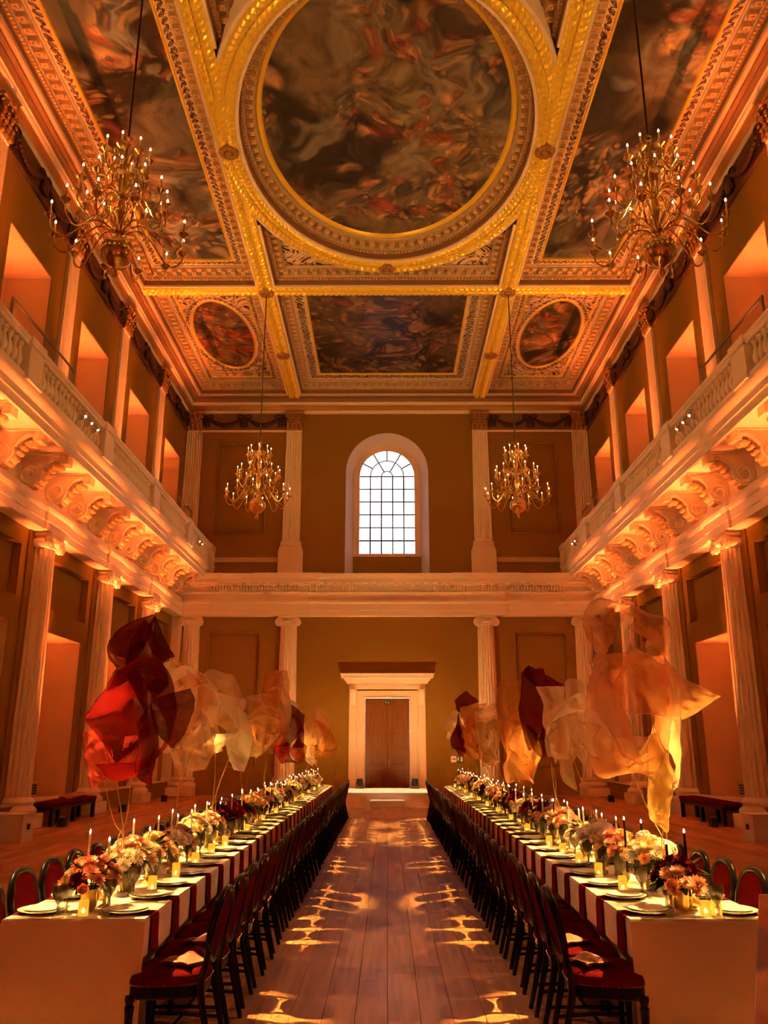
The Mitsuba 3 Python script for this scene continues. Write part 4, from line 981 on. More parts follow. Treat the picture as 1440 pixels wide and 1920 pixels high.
for sd in (-1, 1):
    n = len(SEQ[sd]); ct = 0; vt = 0
    for i in range(n):
        y = ARR[(sd, i)] + .33
        for q in range(2):
            ct += 1
            dark = (sd > 0 and i < 2) or (i % 6 == 5)
            x = sd * (1.87 + (-.055 if q else .05)); yy = y + .03 * (q * 2 - 1) + g_.uniform(-.02, .02); h = float(g_.uniform(.9, 1.12)) * (1.05 if i < 3 else 1)
            if i == 0: yy -= .28
            k = nxt('taper_candle'); labels[k] = {'label': f'lit {"black" if dark else "white"} taper candle, {ordinal(ct)} from the camera on the {SIDE[sd]} table', 'category': 'candle', 'group': 'taper candles along the tables'}
            z0 = TOPZ + (.05 if not dark else .04)
            inst(k + '__stick', 'g_taper_black' if dark else 'g_taper_white', T().translate([x, yy, TOPZ]).scale([1, 1, h * 1.27]))
            f = part(k, 'flame', mv(FLM, (x, yy, TOPZ + .303 * h * 1.27)), 'wax_white')
            scene[f]['emitter'] = {'type': 'area', 'radiance': {'type': 'rgb', 'value': [LS * K_FLAME * c for c in (1.0, .60, .22)]}, 'sampling_weight': 0.0}
        spots_ = [(-.17, .10)] if i else ([(-.02, -.20)] if sd < 0 else [(.06, -.2), (.13, -.19)])
        if i % 2 or i < 5:
            for (dx, dy) in spots_ + ([(-.2, -.02)] if 0 < i < 8 else []):
                vt += 1
                k = nxt('votive_light'); labels[k] = {'label': f'glowing amber votive glass, {ordinal(vt)} from the camera on the {SIDE[sd]} table', 'category': 'candle', 'group': 'votive lights along the tables'}
                m = mv(SHEATH, (sd * 1.87 + sd * dx, y - .33 + dy, TOPZ))
                f = part(k, 'glass', m, 'amber_glow', 40)
                scene[f]['emitter'] = {'type': 'area', 'radiance': {'type': 'rgb', 'value': [LS * 0.75 * K_VOTIVE * c for c in (1.0, .46, .03)]}, 'sampling_weight': 0.0}  # emission on the glass stands for the flame glowing through it
                f2 = part(k, 'flame', mv(flame_mesh(.034, .013, 8), (sd * 1.87 + sd * dx, y - .33 + dy, TOPZ + .012)), 'wax_white', True)
                scene[f2]['emitter'] = {'type': 'area', 'radiance': {'type': 'rgb', 'value': [LS * 9 * c for c in (1.0, .72, .30)]}, 'sampling_weight': 0.0}

# ------------------------------------------------------------------ organza sculptures on gold wires
FABRIC = [
 (6.2, -1.87, [
  ('red', [[-1.75,6.15,2.7],[-1.97,6.33,2.67],[-2.11,6.38,2.58],[-2.08,6.18,2.42],[-2.0,6.19,2.31]], [[-1.79,6.35,2.73],[-1.83,6.37,2.57],[-1.84,6.17,2.4],[-1.9,6.2,2.34],[-2.02,6.39,2.32]]),
  ('red', [[-1.75,6.19,2.71],[-1.7,6.26,2.57],[-1.55,6.08,2.38]], [[-1.81,6.27,2.63],[-1.73,6.08,2.44],[-1.62,6.05,2.34]]),
  ('red', [[-1.83,6.21,2.68],[-1.94,6.3,2.51],[-1.92,6.11,2.31]], [[-1.77,6.31,2.58],[-1.66,6.17,2.35],[-1.57,6.05,2.19]]),
  ('red', [[-2.01,6.21,2.31],[-2.13,6.26,2.11],[-2.29,6.44,1.97],[-2.19,6.35,1.86],[-1.95,6.19,1.64]], [[-1.86,6.24,2.3],[-1.83,6.43,2.18],[-1.8,6.38,1.99],[-1.73,6.2,1.82],[-1.98,6.29,1.63]]),
  ('red', [[-1.72,6.16,2.06],[-1.69,6.31,1.83],[-1.66,6.17,1.66],[-1.65,6.06,1.49]], [[-1.86,6.3,1.92],[-1.77,6.1,1.81],[-1.77,6.09,1.57],[-1.73,6.29,1.48]]),
  ('coral', [[-1.99,6.36,1.64],[-1.86,6.17,1.6],[-1.81,6.23,1.55]], [[-1.89,6.17,1.82],[-1.8,6.24,1.82],[-1.84,6.41,1.67]]),
  ('coral', [[-2.25,6.29,1.85],[-2.23,6.36,1.68],[-2.1,6.17,1.46]], [[-2.18,6.34,1.87],[-2.0,6.15,1.71],[-1.98,6.17,1.54]]),
  ('coral', [[-1.97,6.06,1.72],[-1.97,6.25,1.63],[-1.99,6.21,1.53]], [[-2.04,6.21,1.71],[-2.02,6.25,1.62],[-1.95,6.05,1.54]]),
  ('red', [[-1.7,6.15,2.09],[-1.77,6.34,2.0],[-1.7,6.31,1.85],[-1.54,6.12,1.74]], [[-1.48,6.32,2.17],[-1.44,6.33,2.06],[-1.44,6.14,1.89],[-1.54,6.18,1.74]]),
  ('red', [[-1.96,6.2,2.31],[-1.86,6.4,2.29],[-1.7,6.36,2.29]], [[-1.81,6.35,1.99],[-1.77,6.41,2.09],[-1.61,6.21,2.19]]),
 ]),
 (7.7, -1.87, [
  ('cream', [[-2.07,7.75,2.5],[-2.17,7.88,2.2],[-2.16,7.72,2.05],[-2.01,7.63,1.84]], [[-2.01,7.88,2.54],[-1.9,7.7,2.27],[-1.82,7.64,2.08],[-1.89,7.83,1.84]]),
  ('peach', [[-2.0,7.81,2.54],[-1.82,7.71,2.46],[-1.63,7.55,2.36]], [[-1.91,7.72,2.24],[-1.73,7.56,2.27],[-1.64,7.68,2.29]]),
  ('cream', [[-2.0,7.89,1.74],[-1.9,7.71,1.6],[-1.83,7.67,1.49]], [[-1.87,7.75,1.83],[-1.79,7.65,1.65],[-1.86,7.83,1.49]]),
  ('cream', [[-1.79,7.79,2.14],[-1.61,7.62,2.0],[-1.55,7.74,1.72]], [[-1.86,7.62,1.83],[-1.82,7.8,1.56],[-1.66,7.86,1.55]]),
 ]),
 (9.4, -1.87, [
  ('cream', [[-2.06,9.45,2.55],[-1.94,9.27,2.36],[-1.86,9.24,2.23],[-1.91,9.43,2.03],[-1.77,9.41,1.92]], [[-1.93,9.22,2.57],[-1.78,9.28,2.53],[-1.72,9.46,2.5],[-1.64,9.36,2.3],[-1.67,9.21,2.05]]),
  ('cream', [[-1.89,9.4,2.24],[-1.97,9.27,2.21],[-2.03,9.44,1.95],[-1.96,9.52,1.89],[-1.89,9.33,1.69]], [[-1.7,9.27,2.27],[-1.82,9.41,2.1],[-1.9,9.53,2.01],[-1.83,9.36,1.88],[-1.78,9.29,1.7]]),
  ('white', [[-1.65,9.23,2.18],[-1.78,9.41,1.9],[-1.72,9.3,1.67],[-1.62,9.15,1.51]], [[-1.56,9.38,2.1],[-1.47,9.35,1.85],[-1.48,9.16,1.62],[-1.53,9.24,1.49]]),
 ]),
 (11.3, -1.87, [
  ('cream', [[-2.0,11.48,2.42],[-1.87,11.28,2.34],[-1.85,11.31,2.11],[-1.95,11.5,1.9]], [[-1.83,11.25,2.41],[-1.62,11.39,2.39],[-1.6,11.51,2.17],[-1.64,11.34,1.93]]),
  ('cream', [[-1.82,11.22,2.12],[-1.77,11.4,1.98],[-1.7,11.29,1.85],[-1.77,11.15,1.68]], [[-1.61,11.4,2.12],[-1.61,11.27,1.91],[-1.6,11.15,1.72],[-1.72,11.31,1.6]]),
  ('peach', [[-1.67,11.11,2.41],[-1.59,11.25,2.17],[-1.63,11.37,1.93],[-1.5,11.2,1.9]], [[-1.47,11.29,2.5],[-1.41,11.35,2.32],[-1.33,11.16,2.11],[-1.26,11.14,1.95]]),
  ('white', [[-2.14,11.37,1.92],[-1.98,11.21,1.85],[-1.92,11.35,1.72]], [[-1.91,11.22,1.98],[-1.81,11.32,1.85],[-1.84,11.47,1.58]]),
 ]),
 (13.2, -1.87, [
  ('orange', [[-1.95,13.31,2.9],[-1.96,13.32,2.72],[-1.97,13.13,2.45]], [[-1.59,13.29,2.91],[-1.53,13.11,2.7],[-1.52,13.21,2.46]]),
  ('cream', [[-1.94,13.32,1.86],[-1.84,13.13,1.71],[-1.81,13.17,1.65]], [[-1.78,13.11,1.89],[-1.75,13.22,1.79],[-1.78,13.36,1.64]]),
 ]),
 (14.6, -1.87, [
  ('red', [[-1.65,14.61,2.45],[-1.74,14.42,2.21],[-1.84,14.47,1.96],[-1.95,14.65,1.74]], [[-1.4,14.4,2.26],[-1.45,14.53,2.01],[-1.63,14.65,1.82],[-1.63,14.49,1.76]]),
  ('red', [[-1.92,14.45,1.74],[-1.8,14.56,1.49],[-1.73,14.7,1.5]], [[-1.68,14.59,1.82],[-1.65,14.7,1.57],[-1.47,14.52,1.47]]),
  ('coral', [[-1.52,14.7,1.89],[-1.65,14.84,1.76],[-1.65,14.68,1.64],[-1.48,14.58,1.49]], [[-1.38,14.82,1.74],[-1.4,14.64,1.62],[-1.43,14.61,1.52],[-1.48,14.8,1.48]]),
  ('cream', [[-1.86,14.78,2.38],[-1.78,14.73,2.32],[-1.57,14.55,2.36]], [[-1.77,14.69,2.5],[-1.64,14.54,2.52],[-1.53,14.69,2.43]]),
 ]),
 (19.0, -1.87, [
  ('cream', [[-1.76,19.16,2.46],[-1.94,18.97,1.98],[-1.73,19.04,1.72]], [[-1.6,18.96,2.61],[-1.58,19.06,2.14],[-1.58,19.21,1.8]]),
  ('cream', [[-1.6,18.96,2.61],[-1.41,19.12,2.52],[-1.32,19.0,2.27],[-1.35,18.87,2.0]], [[-1.61,19.12,2.14],[-1.57,19.01,1.96],[-1.53,18.86,1.8],[-1.55,19.01,1.63]]),
  ('orange', [[-1.3,18.98,2.18],[-1.11,19.11,1.78],[-1.12,18.94,1.61]], [[-1.53,19.11,1.69],[-1.53,18.94,1.52],[-1.32,18.86,1.52]]),
  ('white', [[-1.72,18.98,1.76],[-1.82,19.16,1.49],[-1.7,19.05,1.36]], [[-1.6,19.16,1.74],[-1.58,18.97,1.52],[-1.64,18.92,1.34]]),
 ]),
 (6.0, 1.87, [
  ('peach', [[1.76,5.95,2.74],[1.55,6.09,2.8],[1.41,5.93,2.63],[1.42,5.83,2.44],[1.54,6.01,2.38]], [[1.75,6.08,2.71],[1.69,5.97,2.61],[1.61,5.83,2.51],[1.6,5.98,2.45],[1.59,6.08,2.4]]),
  ('peach', [[1.83,6.19,2.78],[1.93,6.13,2.71],[2.02,5.95,2.63],[2.06,6.05,2.5],[2.08,6.21,2.4]], [[1.77,6.14,2.72],[1.85,5.96,2.59],[1.89,6.05,2.51],[1.93,6.21,2.44],[1.92,6.07,2.34]]),
  ('peach', [[1.43,5.8,2.34],[1.6,5.99,2.39],[1.74,5.97,2.39],[1.82,5.78,2.35],[1.93,5.85,2.3]], [[1.42,6.02,2.14],[1.55,5.92,2.04],[1.65,5.77,1.97],[1.82,5.91,1.97],[2.0,6.02,1.95]]),
  ('cream', [[1.31,5.89,1.93],[1.32,5.79,1.75],[1.48,5.97,1.66],[1.65,6.02,1.64],[1.76,5.83,1.72]], [[1.45,5.78,1.87],[1.52,5.94,1.81],[1.65,6.04,1.81],[1.69,5.85,1.82],[1.77,5.81,1.81]]),
  ('peach', [[1.99,5.96,2.34],[2.07,5.88,2.21],[2.39,6.07,2.1]], [[1.89,5.87,2.24],[2.03,6.03,1.93],[2.4,6.12,2.09]]),
  ('cream', [[2.11,6.21,2.25],[2.09,6.05,2.1],[2.04,5.97,1.81],[2.07,6.16,1.52],[2.02,6.19,1.45]], [[1.93,6.04,2.08],[1.86,5.97,1.9],[1.98,6.16,1.76],[2.06,6.18,1.64],[1.95,5.99,1.47]]),
  ('yellow', [[1.79,5.9,1.82],[1.81,6.02,1.57],[1.74,5.86,1.32],[1.77,5.77,1.26],[1.88,5.96,1.19]], [[1.89,6.02,1.85],[1.94,5.89,1.6],[1.89,5.76,1.49],[1.91,5.93,1.35],[1.91,6.01,1.19]]),
  ('white', [[1.47,5.91,2.31],[1.61,6.08,2.14],[1.64,5.99,2.03],[1.61,5.83,1.82]], [[1.44,6.09,2.32],[1.46,5.92,2.03],[1.46,5.85,1.97],[1.56,6.04,1.82]]),
 ]),
 (8.0, 1.87, [
  ('cream', [[1.41,8.03,2.3],[1.45,7.87,2.13],[1.46,7.99,1.94],[1.61,8.12,1.73],[1.6,7.97,1.47],[1.71,7.87,1.36]], [[1.65,7.87,2.29],[1.68,8.03,2.08],[1.79,8.12,1.88],[1.68,7.93,1.7],[1.69,7.89,1.58],[1.76,8.09,1.36]]),
  ('cream', [[1.73,8.2,2.36],[1.73,8.01,2.37],[1.85,8.0,2.34],[1.91,8.19,2.22]], [[1.65,7.97,2.08],[1.73,8.05,1.96],[1.85,8.21,2.01],[1.87,8.09,2.09]]),
  ('white', [[1.76,7.9,1.98],[1.76,7.88,1.83],[1.91,8.07,1.71]], [[1.88,7.92,2.09],[2.04,8.1,1.98],[1.92,8.0,1.73]]),
  ('cream', [[1.46,7.88,1.95],[1.65,7.97,1.83],[1.83,8.13,1.6]], [[1.78,8.01,2.06],[1.84,8.13,1.83],[1.86,7.96,1.7]]),
 ]),
 (9.6, 1.87, [
  ('red', [[1.52,9.51,2.55],[1.52,9.6,2.32],[1.46,9.42,2.1],[1.53,9.38,1.74],[1.61,9.57,1.72]], [[1.62,9.61,2.65],[1.7,9.46,2.31],[1.73,9.36,2.1],[1.7,9.54,1.9],[1.63,9.59,1.72]]),
  ('red', [[1.63,9.66,2.65],[1.72,9.55,2.58],[1.97,9.4,2.41]], [[1.54,9.61,2.54],[1.69,9.42,2.4],[1.97,9.49,2.41]]),
  ('red', [[1.74,9.46,2.0],[1.82,9.44,1.81],[1.91,9.63,1.64]], [[1.67,9.5,1.83],[1.76,9.66,1.69],[1.8,9.53,1.63]]),
 ]),
 (11.4, 1.87, [
  ('peach', [[1.53,11.46,2.61],[1.44,11.27,2.32],[1.47,11.29,2.05],[1.56,11.48,1.74],[1.68,11.4,1.53]], [[1.79,11.27,2.61],[1.77,11.29,2.29],[1.81,11.48,1.93],[1.81,11.4,1.68],[1.86,11.24,1.62]]),
  ('yellow', [[2.07,11.32,1.83],[2.03,11.49,1.58],[1.9,11.56,1.43],[1.71,11.37,1.39],[1.65,11.35,1.45]], [[1.98,11.55,1.8],[1.95,11.5,1.6],[1.82,11.32,1.52],[1.77,11.42,1.5],[1.74,11.57,1.52]]),
  ('yellow', [[1.65,11.24,1.5],[1.69,11.35,1.34],[1.73,11.5,1.25]], [[1.77,11.34,1.46],[1.76,11.5,1.33],[1.71,11.37,1.26]]),
 ]),
 (13.6, 1.87, [
  ('cream', [[1.41,13.81,2.31],[1.42,13.68,2.03],[1.46,13.55,1.67],[1.66,13.71,1.65]], [[1.72,13.61,2.42],[1.77,13.58,2.2],[1.76,13.77,1.87],[1.72,13.75,1.66]]),
  ('white', [[1.63,13.47,1.81],[1.53,13.6,1.55],[1.62,13.73,1.44]], [[1.77,13.62,1.74],[1.76,13.73,1.52],[1.63,13.55,1.45]]),
 ]),
 (16.0, 1.87, [
  ('orange', [[1.38,15.96,2.47],[1.35,15.83,2.17],[1.47,15.98,1.82],[1.62,16.08,1.53]], [[1.85,15.83,2.53],[1.66,15.93,2.17],[1.7,16.09,1.91],[1.73,15.95,1.65]]),
  ('yellow', [[1.54,15.87,2.1],[1.77,15.77,1.99],[1.71,15.95,1.56]], [[1.53,15.77,1.94],[1.64,15.96,1.65],[1.64,15.99,1.52]]),
 ]),
 (18.0, 1.87, [
  ('wine', [[1.44,18.1,2.7],[1.49,18.21,2.51],[1.55,18.03,2.44]], [[1.7,18.2,2.91],[1.93,18.01,2.68],[1.84,17.98,2.66]]),
  ('wine', [[1.48,17.92,2.22],[1.34,17.9,1.97],[1.36,18.1,1.73],[1.6,18.07,1.66]], [[1.8,17.94,2.08],[1.59,18.12,2.03],[1.66,18.02,1.72],[1.7,17.87,1.64]]),
 ]),
 (20.0, 1.87, [
  ('white', [[1.31,19.96,2.27],[1.46,19.89,2.06],[1.49,20.09,1.95]], [[1.54,19.9,2.58],[1.73,20.09,2.5],[1.68,20.09,2.23]]),
  ('white', [[1.45,20.16,2.04],[1.46,20.01,1.93],[1.56,19.9,1.67]], [[1.7,19.99,2.41],[1.75,19.91,2.14],[1.8,20.09,1.84]]),
 ]),
]

def sheet(A, B, seed, n=30, m=20):
    a, b = bez(A, n), bez(B, n)
    w = np.linspace(0, 1, m)
    G_ = a[:, None] * (1 - w)[None, :, None] + b[:, None] * w[None, :, None]
    bow = np.sin(math.pi * w)[None, :, None] * np.sin(np.linspace(0.4, 2.9, n))[:, None, None]
    sz = np.linalg.norm(a - b, axis=1).mean()
    g = np.random.default_rng(seed)
    G_ = G_ + bow * np.array([0.0, g.choice([-1, 1]) * .28, .05]) * sz
    k = 3.2 / max(sz, .15)
    nz = meshkit.fbm(G_ * np.array([1, .6, 1]) * k + seed, 3, seed) - .5
    nz2 = meshkit.fbm(G_ * np.array([1, .6, 1]) * k * 2.6 + seed * 3, 3, seed + 9) - .5
    G_[:, :, 1] += nz * .30 * sz + nz2 * .16 * sz
    G_[:, :, 0] += (meshkit.fbm(G_ * k + 31, 2, seed + 5) - .5) * .07 * sz
    return G_
CNAME = {'red': 'crimson', 'coral': 'coral red', 'cream': 'cream', 'white': 'ivory', 'peach': 'peach', 'orange': 'burnt orange', 'yellow': 'yellow', 'wine': 'dark wine'}
cnt = {-1: 0, 1: 0}
for q, (y0, x0, shs) in enumerate(FABRIC):
    sd = -1 if x0 < 0 else 1; cnt[sd] += 1
    cl = []
    for c, *_ in shs:
        if CNAME[c] not in cl: cl.append(CNAME[c])
    k = thing('organza_sculpture', f'sheer {" and ".join(cl[:2])} organza on gold wires, {ordinal(cnt[sd])} from the camera, {SIDE[sd]} table', 'fabric sculpture')
    lowest = []
    for j, (c, A, B) in enumerate(shs):
        G_ = sheet(A, B, 17 * q + j)
        part(k, 'drape', grid(G_), 'sheer_' + c, True)
        for e in (G_[:, 0], G_[:, -1]): part(k, 'wired_edge', tube(e, .0022 + .0002 * y0 * .3, 4), 'sheer_edge_dark' if c in ('red', 'wine', 'coral') else 'sheer_edge', True)
        lowest.append(G_.reshape(-1, 3).mean(0))
    foot = part(k, 'foot_lamp', mv(lathe([(0, 0), (.05, 0), (.055, .02), (.04, .05), (.03, .06), (0, .058)], 16), (x0 + sd * .10, y0 - .16, TOPZ)), 'gold_wire', 40)
    spot(f'unseen_drape_beam_{q}', (x0 + sd * .10, y0 - .16, TOPZ + .075), (x0 + .0, y0 + .05, TOPZ + 1.4), (1.0, .60, .17), K_UP * (.35 if shs[0][0] in ('red', 'wine') else 1.0), 30, 16, .3)  # unseen lamp among the flowers, placed to light the drapes from below
    # looser ribbons turned through the sculpture
    gq = np.random.default_rng(90 + q); allp = np.vstack([np.array(A + B) for _, A, B in shs]); c0 = allp.mean(0); ext = allp.std(0)
    cols_ = [c for c, *_ in shs if c not in ('yellow',)]
    for j in range(3 if 'red' not in cols_ and 'wine' not in cols_ else 1):
        t = np.linspace(0, gq.uniform(3.6, 5.6), 9); ph = gq.uniform(0, 6.28); rx, rz_ = ext[0] * gq.uniform(.8, 1.25), ext[2] * gq.uniform(.8, 1.2)
        base = np.stack([c0[0] + gq.uniform(-.3, .3) * ext[0] + rx * np.cos(t + ph), c0[1] + .16 * np.sin(2 * t + ph), c0[2] + gq.uniform(-.3, .3) * ext[2] + rz_ * np.sin(t + ph)], 1)
        wv = np.stack([.09 * np.cos(1.3 * t + j), .17 + 0 * t, .09 * np.sin(1.7 * t + 2 * j)], 1) * gq.uniform(.8, 1.2)
        G_ = sheet((base - wv).tolist(), (base + wv).tolist(), 400 + 11 * q + j)
        part(k, 'drape', grid(G_), 'sheer_' + cols_[j % len(cols_)], True)
    L = np.array(lowest); cen = L[np.argsort(L[:, 2])[:max(2, len(L) // 2)]]
    for j in range(3):
        e = cen[j % len(cen)]
        P = bez([(x0 + .03 * (j - 1), y0 + .02 * j, TOPZ + .02), (x0 + .02 * math.sin(2.1 * j + q), y0 + .03 * math.cos(j), TOPZ + .35), (x0 * .8 + e[0] * .2 + .025 * math.cos(3 * j + q), y0 * .8 + e[1] * .2, TOPZ * .45 + e[2] * .55), tuple(e + [0, 0, .1])], 26)
        part(k, 'wire_stem', tube(P, .0034, 5), 'gold_wire', True)
diff('sheer_edge', (0.75, 0.58, 0.38)); diff('sheer_edge_dark', (0.22, 0.01, 0.015))

# ------------------------------------------------------------------ stage, lamps on it, benches, boxes, signs
st = thing('stage', 'low white stage in front of the far door', 'stage')
part(st, 'deck', bx(-1.65, 1.65, 26.6, 29.6, .34, .40, .01), 'paint_white')
part(st, 'skirt', bx(-1.62, 1.62, 26.64, 29.58, 0, .345, .01), 'linen')
add(thing('stage_step', 'white step in front of the stage', 'step'), bx(-.52, .52, 26.1, 26.62, 0, .2, .012), 'paint_white')
lampn = 0
for sd in (-1, 1):
    k = thing('stage_lamp', f'small black lamp standing on the stage, {SIDE[sd]} of the door', 'lamp', None)
    x, y = sd * .93, 29.2
    part(k, 'housing', cat(mv(lathe([(0, 0), (.085, .02), (.1, .1), (.1, .24), (.085, .25), (.0, .25)], 16), (x, y, .46))), 'black_metal', 40)
    part(k, 'yoke', cat(bx(x - .13, x - .11, y - .03, y + .03, .41, .62), bx(x + .11, x + .13, y - .03, y + .03, .41, .62), bx(x - .14, x + .14, y - .06, y + .06, .40, .42)), 'black_metal')
    spot(f'stage_beam_{SIDE[sd]}', (x, y, .75), (x * 3.2, YF, 5.6), AMBER, K_END, 66, 22, 1.5)

for k, x in enumerate((-4.0, 4.0)):
    n_ = thing('near_wall_uplight', f'unseen floor uplight behind the camera washing the near wall red, {ordinal(k + 1)} from the left', 'lamp')
    part(n_, 'case', bx(x - .1, x + .1, YN + .5, YN + .7, 0, .22, .012), 'black_metal')
    spot(f'unseen_near_beam_{k}', (x, YN + .6, .28), (x * .8, YN, 5.0), RED, K_NEAR, 66, 34, 1.5)  # out of view; its bounced wash reddens the near cloth fronts

def upright_lamp(x, y, z, label, nm='uplight', s=1.0):
    k = thing(nm, label, 'lamp', 'uplights at the column feet' if nm == 'uplight' else 'lamps on the gallery')
    part(k, 'case', bx(x - .08 * s, x + .08 * s, y - .11 * s, y + .11 * s, z, z + .20 * s, .012), 'black_metal')
    part(k, 'lens', mv(lathe([(0, .0), (.055 * s, 0), (.06 * s, .012), (0, .014)], 14), (x, y, z + .20 * s)), 'china_rim')
for sd in (-1, 1):
    nm = SIDE[sd]
    for k, y in enumerate(COLS[::-1]):
        lx, ly = sd * 7.40, y + .62
        if 14 < y: upright_lamp(lx, ly, 0, f'floor uplight at the foot of the {ordinal(k)} {nm} column from the camera')
        else: upright_lamp(lx, ly, 0, f'small black floor uplight by the {nm} wall nearest the camera, {"farther" if y > 8 else "nearer"} one')
        if y > 12: spot(f'column_beam_{nm}_{k}', (lx, ly, .24), (sd * 7.86, y + .10, 8.2), RED, K_COL, 16, 4.5, 1.6)
        gx, gy = sd * 7.62, y + .25
        upright_lamp(gx, gy, 8.57, f'small black uplight on the {nm} gallery floor by the {ordinal(k + 1)} pilaster from the camera', 'gallery_uplight')
        if y > 12: spot(f'gallery_beam_{nm}_{k}', (gx, gy, 8.80), (sd * 7.90, gy - .15, 15.5), RED, K_GAL, 19, 5, 1.0)
    for k, y in enumerate(BAYS):
        upright_lamp(sd * 8.85, y - .30, 9.31, f'small lamp on the sill of the upper {nm} niche, {ordinal(k + 1)} from the far wall', 'niche_lamp', .7)
        if y > 13: spot(f'niche_beam_{nm}_{k}', (sd * 8.85, y - .30, 9.5), (sd * 8.85, y - .25, 13), RED, K_NICHE, 25, 5, .5)
        upright_lamp(sd * 9.1, y - .3, .905, f'small lamp at the bottom of the lower {nm} niche, {ordinal(k + 1)} from the far wall', 'niche_lamp', .7)
        if y > 17.5: spot(f'lower_niche_beam_{nm}_{k}', (sd * 9.1, y - .3, 1.10), (sd * 8.95, y - .25, 4.4), RED, K_LNICHE, 26, 5, .5)
    # profile spots clamped to the gallery handrail: the visible clusters and those nearer the camera
    n = 0
    for cy, aims in ((8.5, (6.3, 8.9)), (17.9, (11.6, 14.3, 17.0)), (29.6, (19.6, 22.0))):
        for q, ay in enumerate(aims):
            n += 1
            fy = cy + (q - (len(aims) - 1) / 2) * .42
            px, pz = sd * 6.86, 8.98
            d = np.array([sd * 2.20 - px, ay - fy, .8 - pz]); d /= np.linalg.norm(d)
            k = thing('gallery_spotlight', f'small spotlight clamped to the {nm} gallery balustrade, {ordinal(n)} from the camera', 'lamp', 'spotlights on the galleries')
            Pq = np.array([px, fy, pz])
            part(k, 'barrel', tube([Pq - d * .26, Pq - d * .05, Pq], [.034, .042, .042], 12), 'cream_dull', 40)
            part(k, 'clamp', bx(px + sd * .02, sd * 6.99, fy - .02, fy + .02, 8.9, 9.02), 'cream_dull')
            f = part(k, 'lens', tube([Pq + d * .001, Pq + d * .004], [.030, .030], 12), 'wax_white', False)
            scene[f]['emitter'] = {'type': 'area', 'radiance': {'type': 'rgb', 'value': [14.0 * LS, 11.0 * LS, 7.0 * LS]}, 'sampling_weight': 0.0}
            spot(f'table_beam_{nm}_{n}', Pq + d * .02, Pq + d * 5, SPOTY, K_TABLE, 6.3, 5.4, 1.0)
    k = thing('stage_spotlight', f'unseen spotlight clamped to the far end of the {nm} gallery rail to light the stage', 'lamp')
    part(k, 'barrel', tube([(sd * 6.96, 26.9, 9.82), (sd * 6.80, 26.9, 9.66)], [.042, .042], 12), 'cream_dull', 40)
    part(k, 'clamp', bx(sd * 6.93, sd * 6.98, 26.87, 26.93, 9.48, 9.78), 'cream_dull')
    spot(f'unseen_stage_top_beam_{nm}', (sd * 6.74, 26.9, 9.60), (sd * .25, 27.7, .4), (1.0, .66, .34), 420.0, 9.5, 6, .6)  # unseen source, placed on the rail to light the stage top
    k = thing('aisle_spotlight', f'unseen black spotlight on the {nm} gallery rail placed to light the aisle floor', 'lamp')
    part(k, 'barrel', tube([(sd * 6.95, 9.6, 9.78), (sd * 6.84, 9.5, 9.63)], [.06, .06], 12), 'black_metal', 40)
    part(k, 'clamp', bx(sd * 6.93, sd * 6.98, 9.57, 9.63, 9.48, 9.74), 'black_metal')
    spot(f'unseen_aisle_beam_{nm}', (sd * 6.8, 9.46, 9.58), (sd * .1, 7.3, 0), (1.0, .50, .22), K_AISLE, 17, 8, 1.2)  # out of view, placed to brighten the near aisle floor
    for q, cy in enumerate((10.5, 21.0)):
        k = thing('ceiling_floodlight', f'unseen black floodlight on the {nm} gallery aimed at the ceiling, {ordinal(q + 1)} from the camera', 'lamp')
        px, pz = sd * 7.45, 8.9
        part(k, 'case', bx(px - .12, px + .12, cy - .15, cy + .15, 9.30, 9.56, .02), 'black_metal')
        part(k, 'stand', cat(bx(px - .02, px + .02, cy - .02, cy + .02, 8.58, 9.30), bx(px - .15, px + .15, cy - .15, cy + .15, 8.57, 8.60)), 'black_metal')
        spot(f'unseen_ceiling_beam_{nm}_{q}', (px, cy, 9.6), (-sd * 2.6, cy + 3.0, 15.9), GOLD, K_CEIL, 66, 34, 3.0)  # unseen source, placed to give the gold wash on the ceiling

# glass guard panels standing on the gallery behind the balustrade
for sd in (-1, 1):
    for n, (a, b) in enumerate(((14.6, 17.9), (27.9, 30.2))):
        k = thing('glass_guard', f'clear glass guard with slim steel posts behind the {SIDE[sd]} balustrade, {["nearer", "farther"][n]} one', 'railing')
        x = sd * 7.42
        part(k, 'glass', (np.array([(x, a, 8.7), (x, b, 8.7), (x, b, 10.3), (x, a, 10.3)]), np.array([[0, 1, 2], [0, 2, 3]])), 'pane')
        for y in (a, b): part(k, 'post', bx(x - .025, x + .025, y - .025, y + .025, 8.57, 10.34, .004), 'silver')
        part(k, 'rail', bx(x - .025, x + .025, a, b, 10.30, 10.34, .006), 'silver')

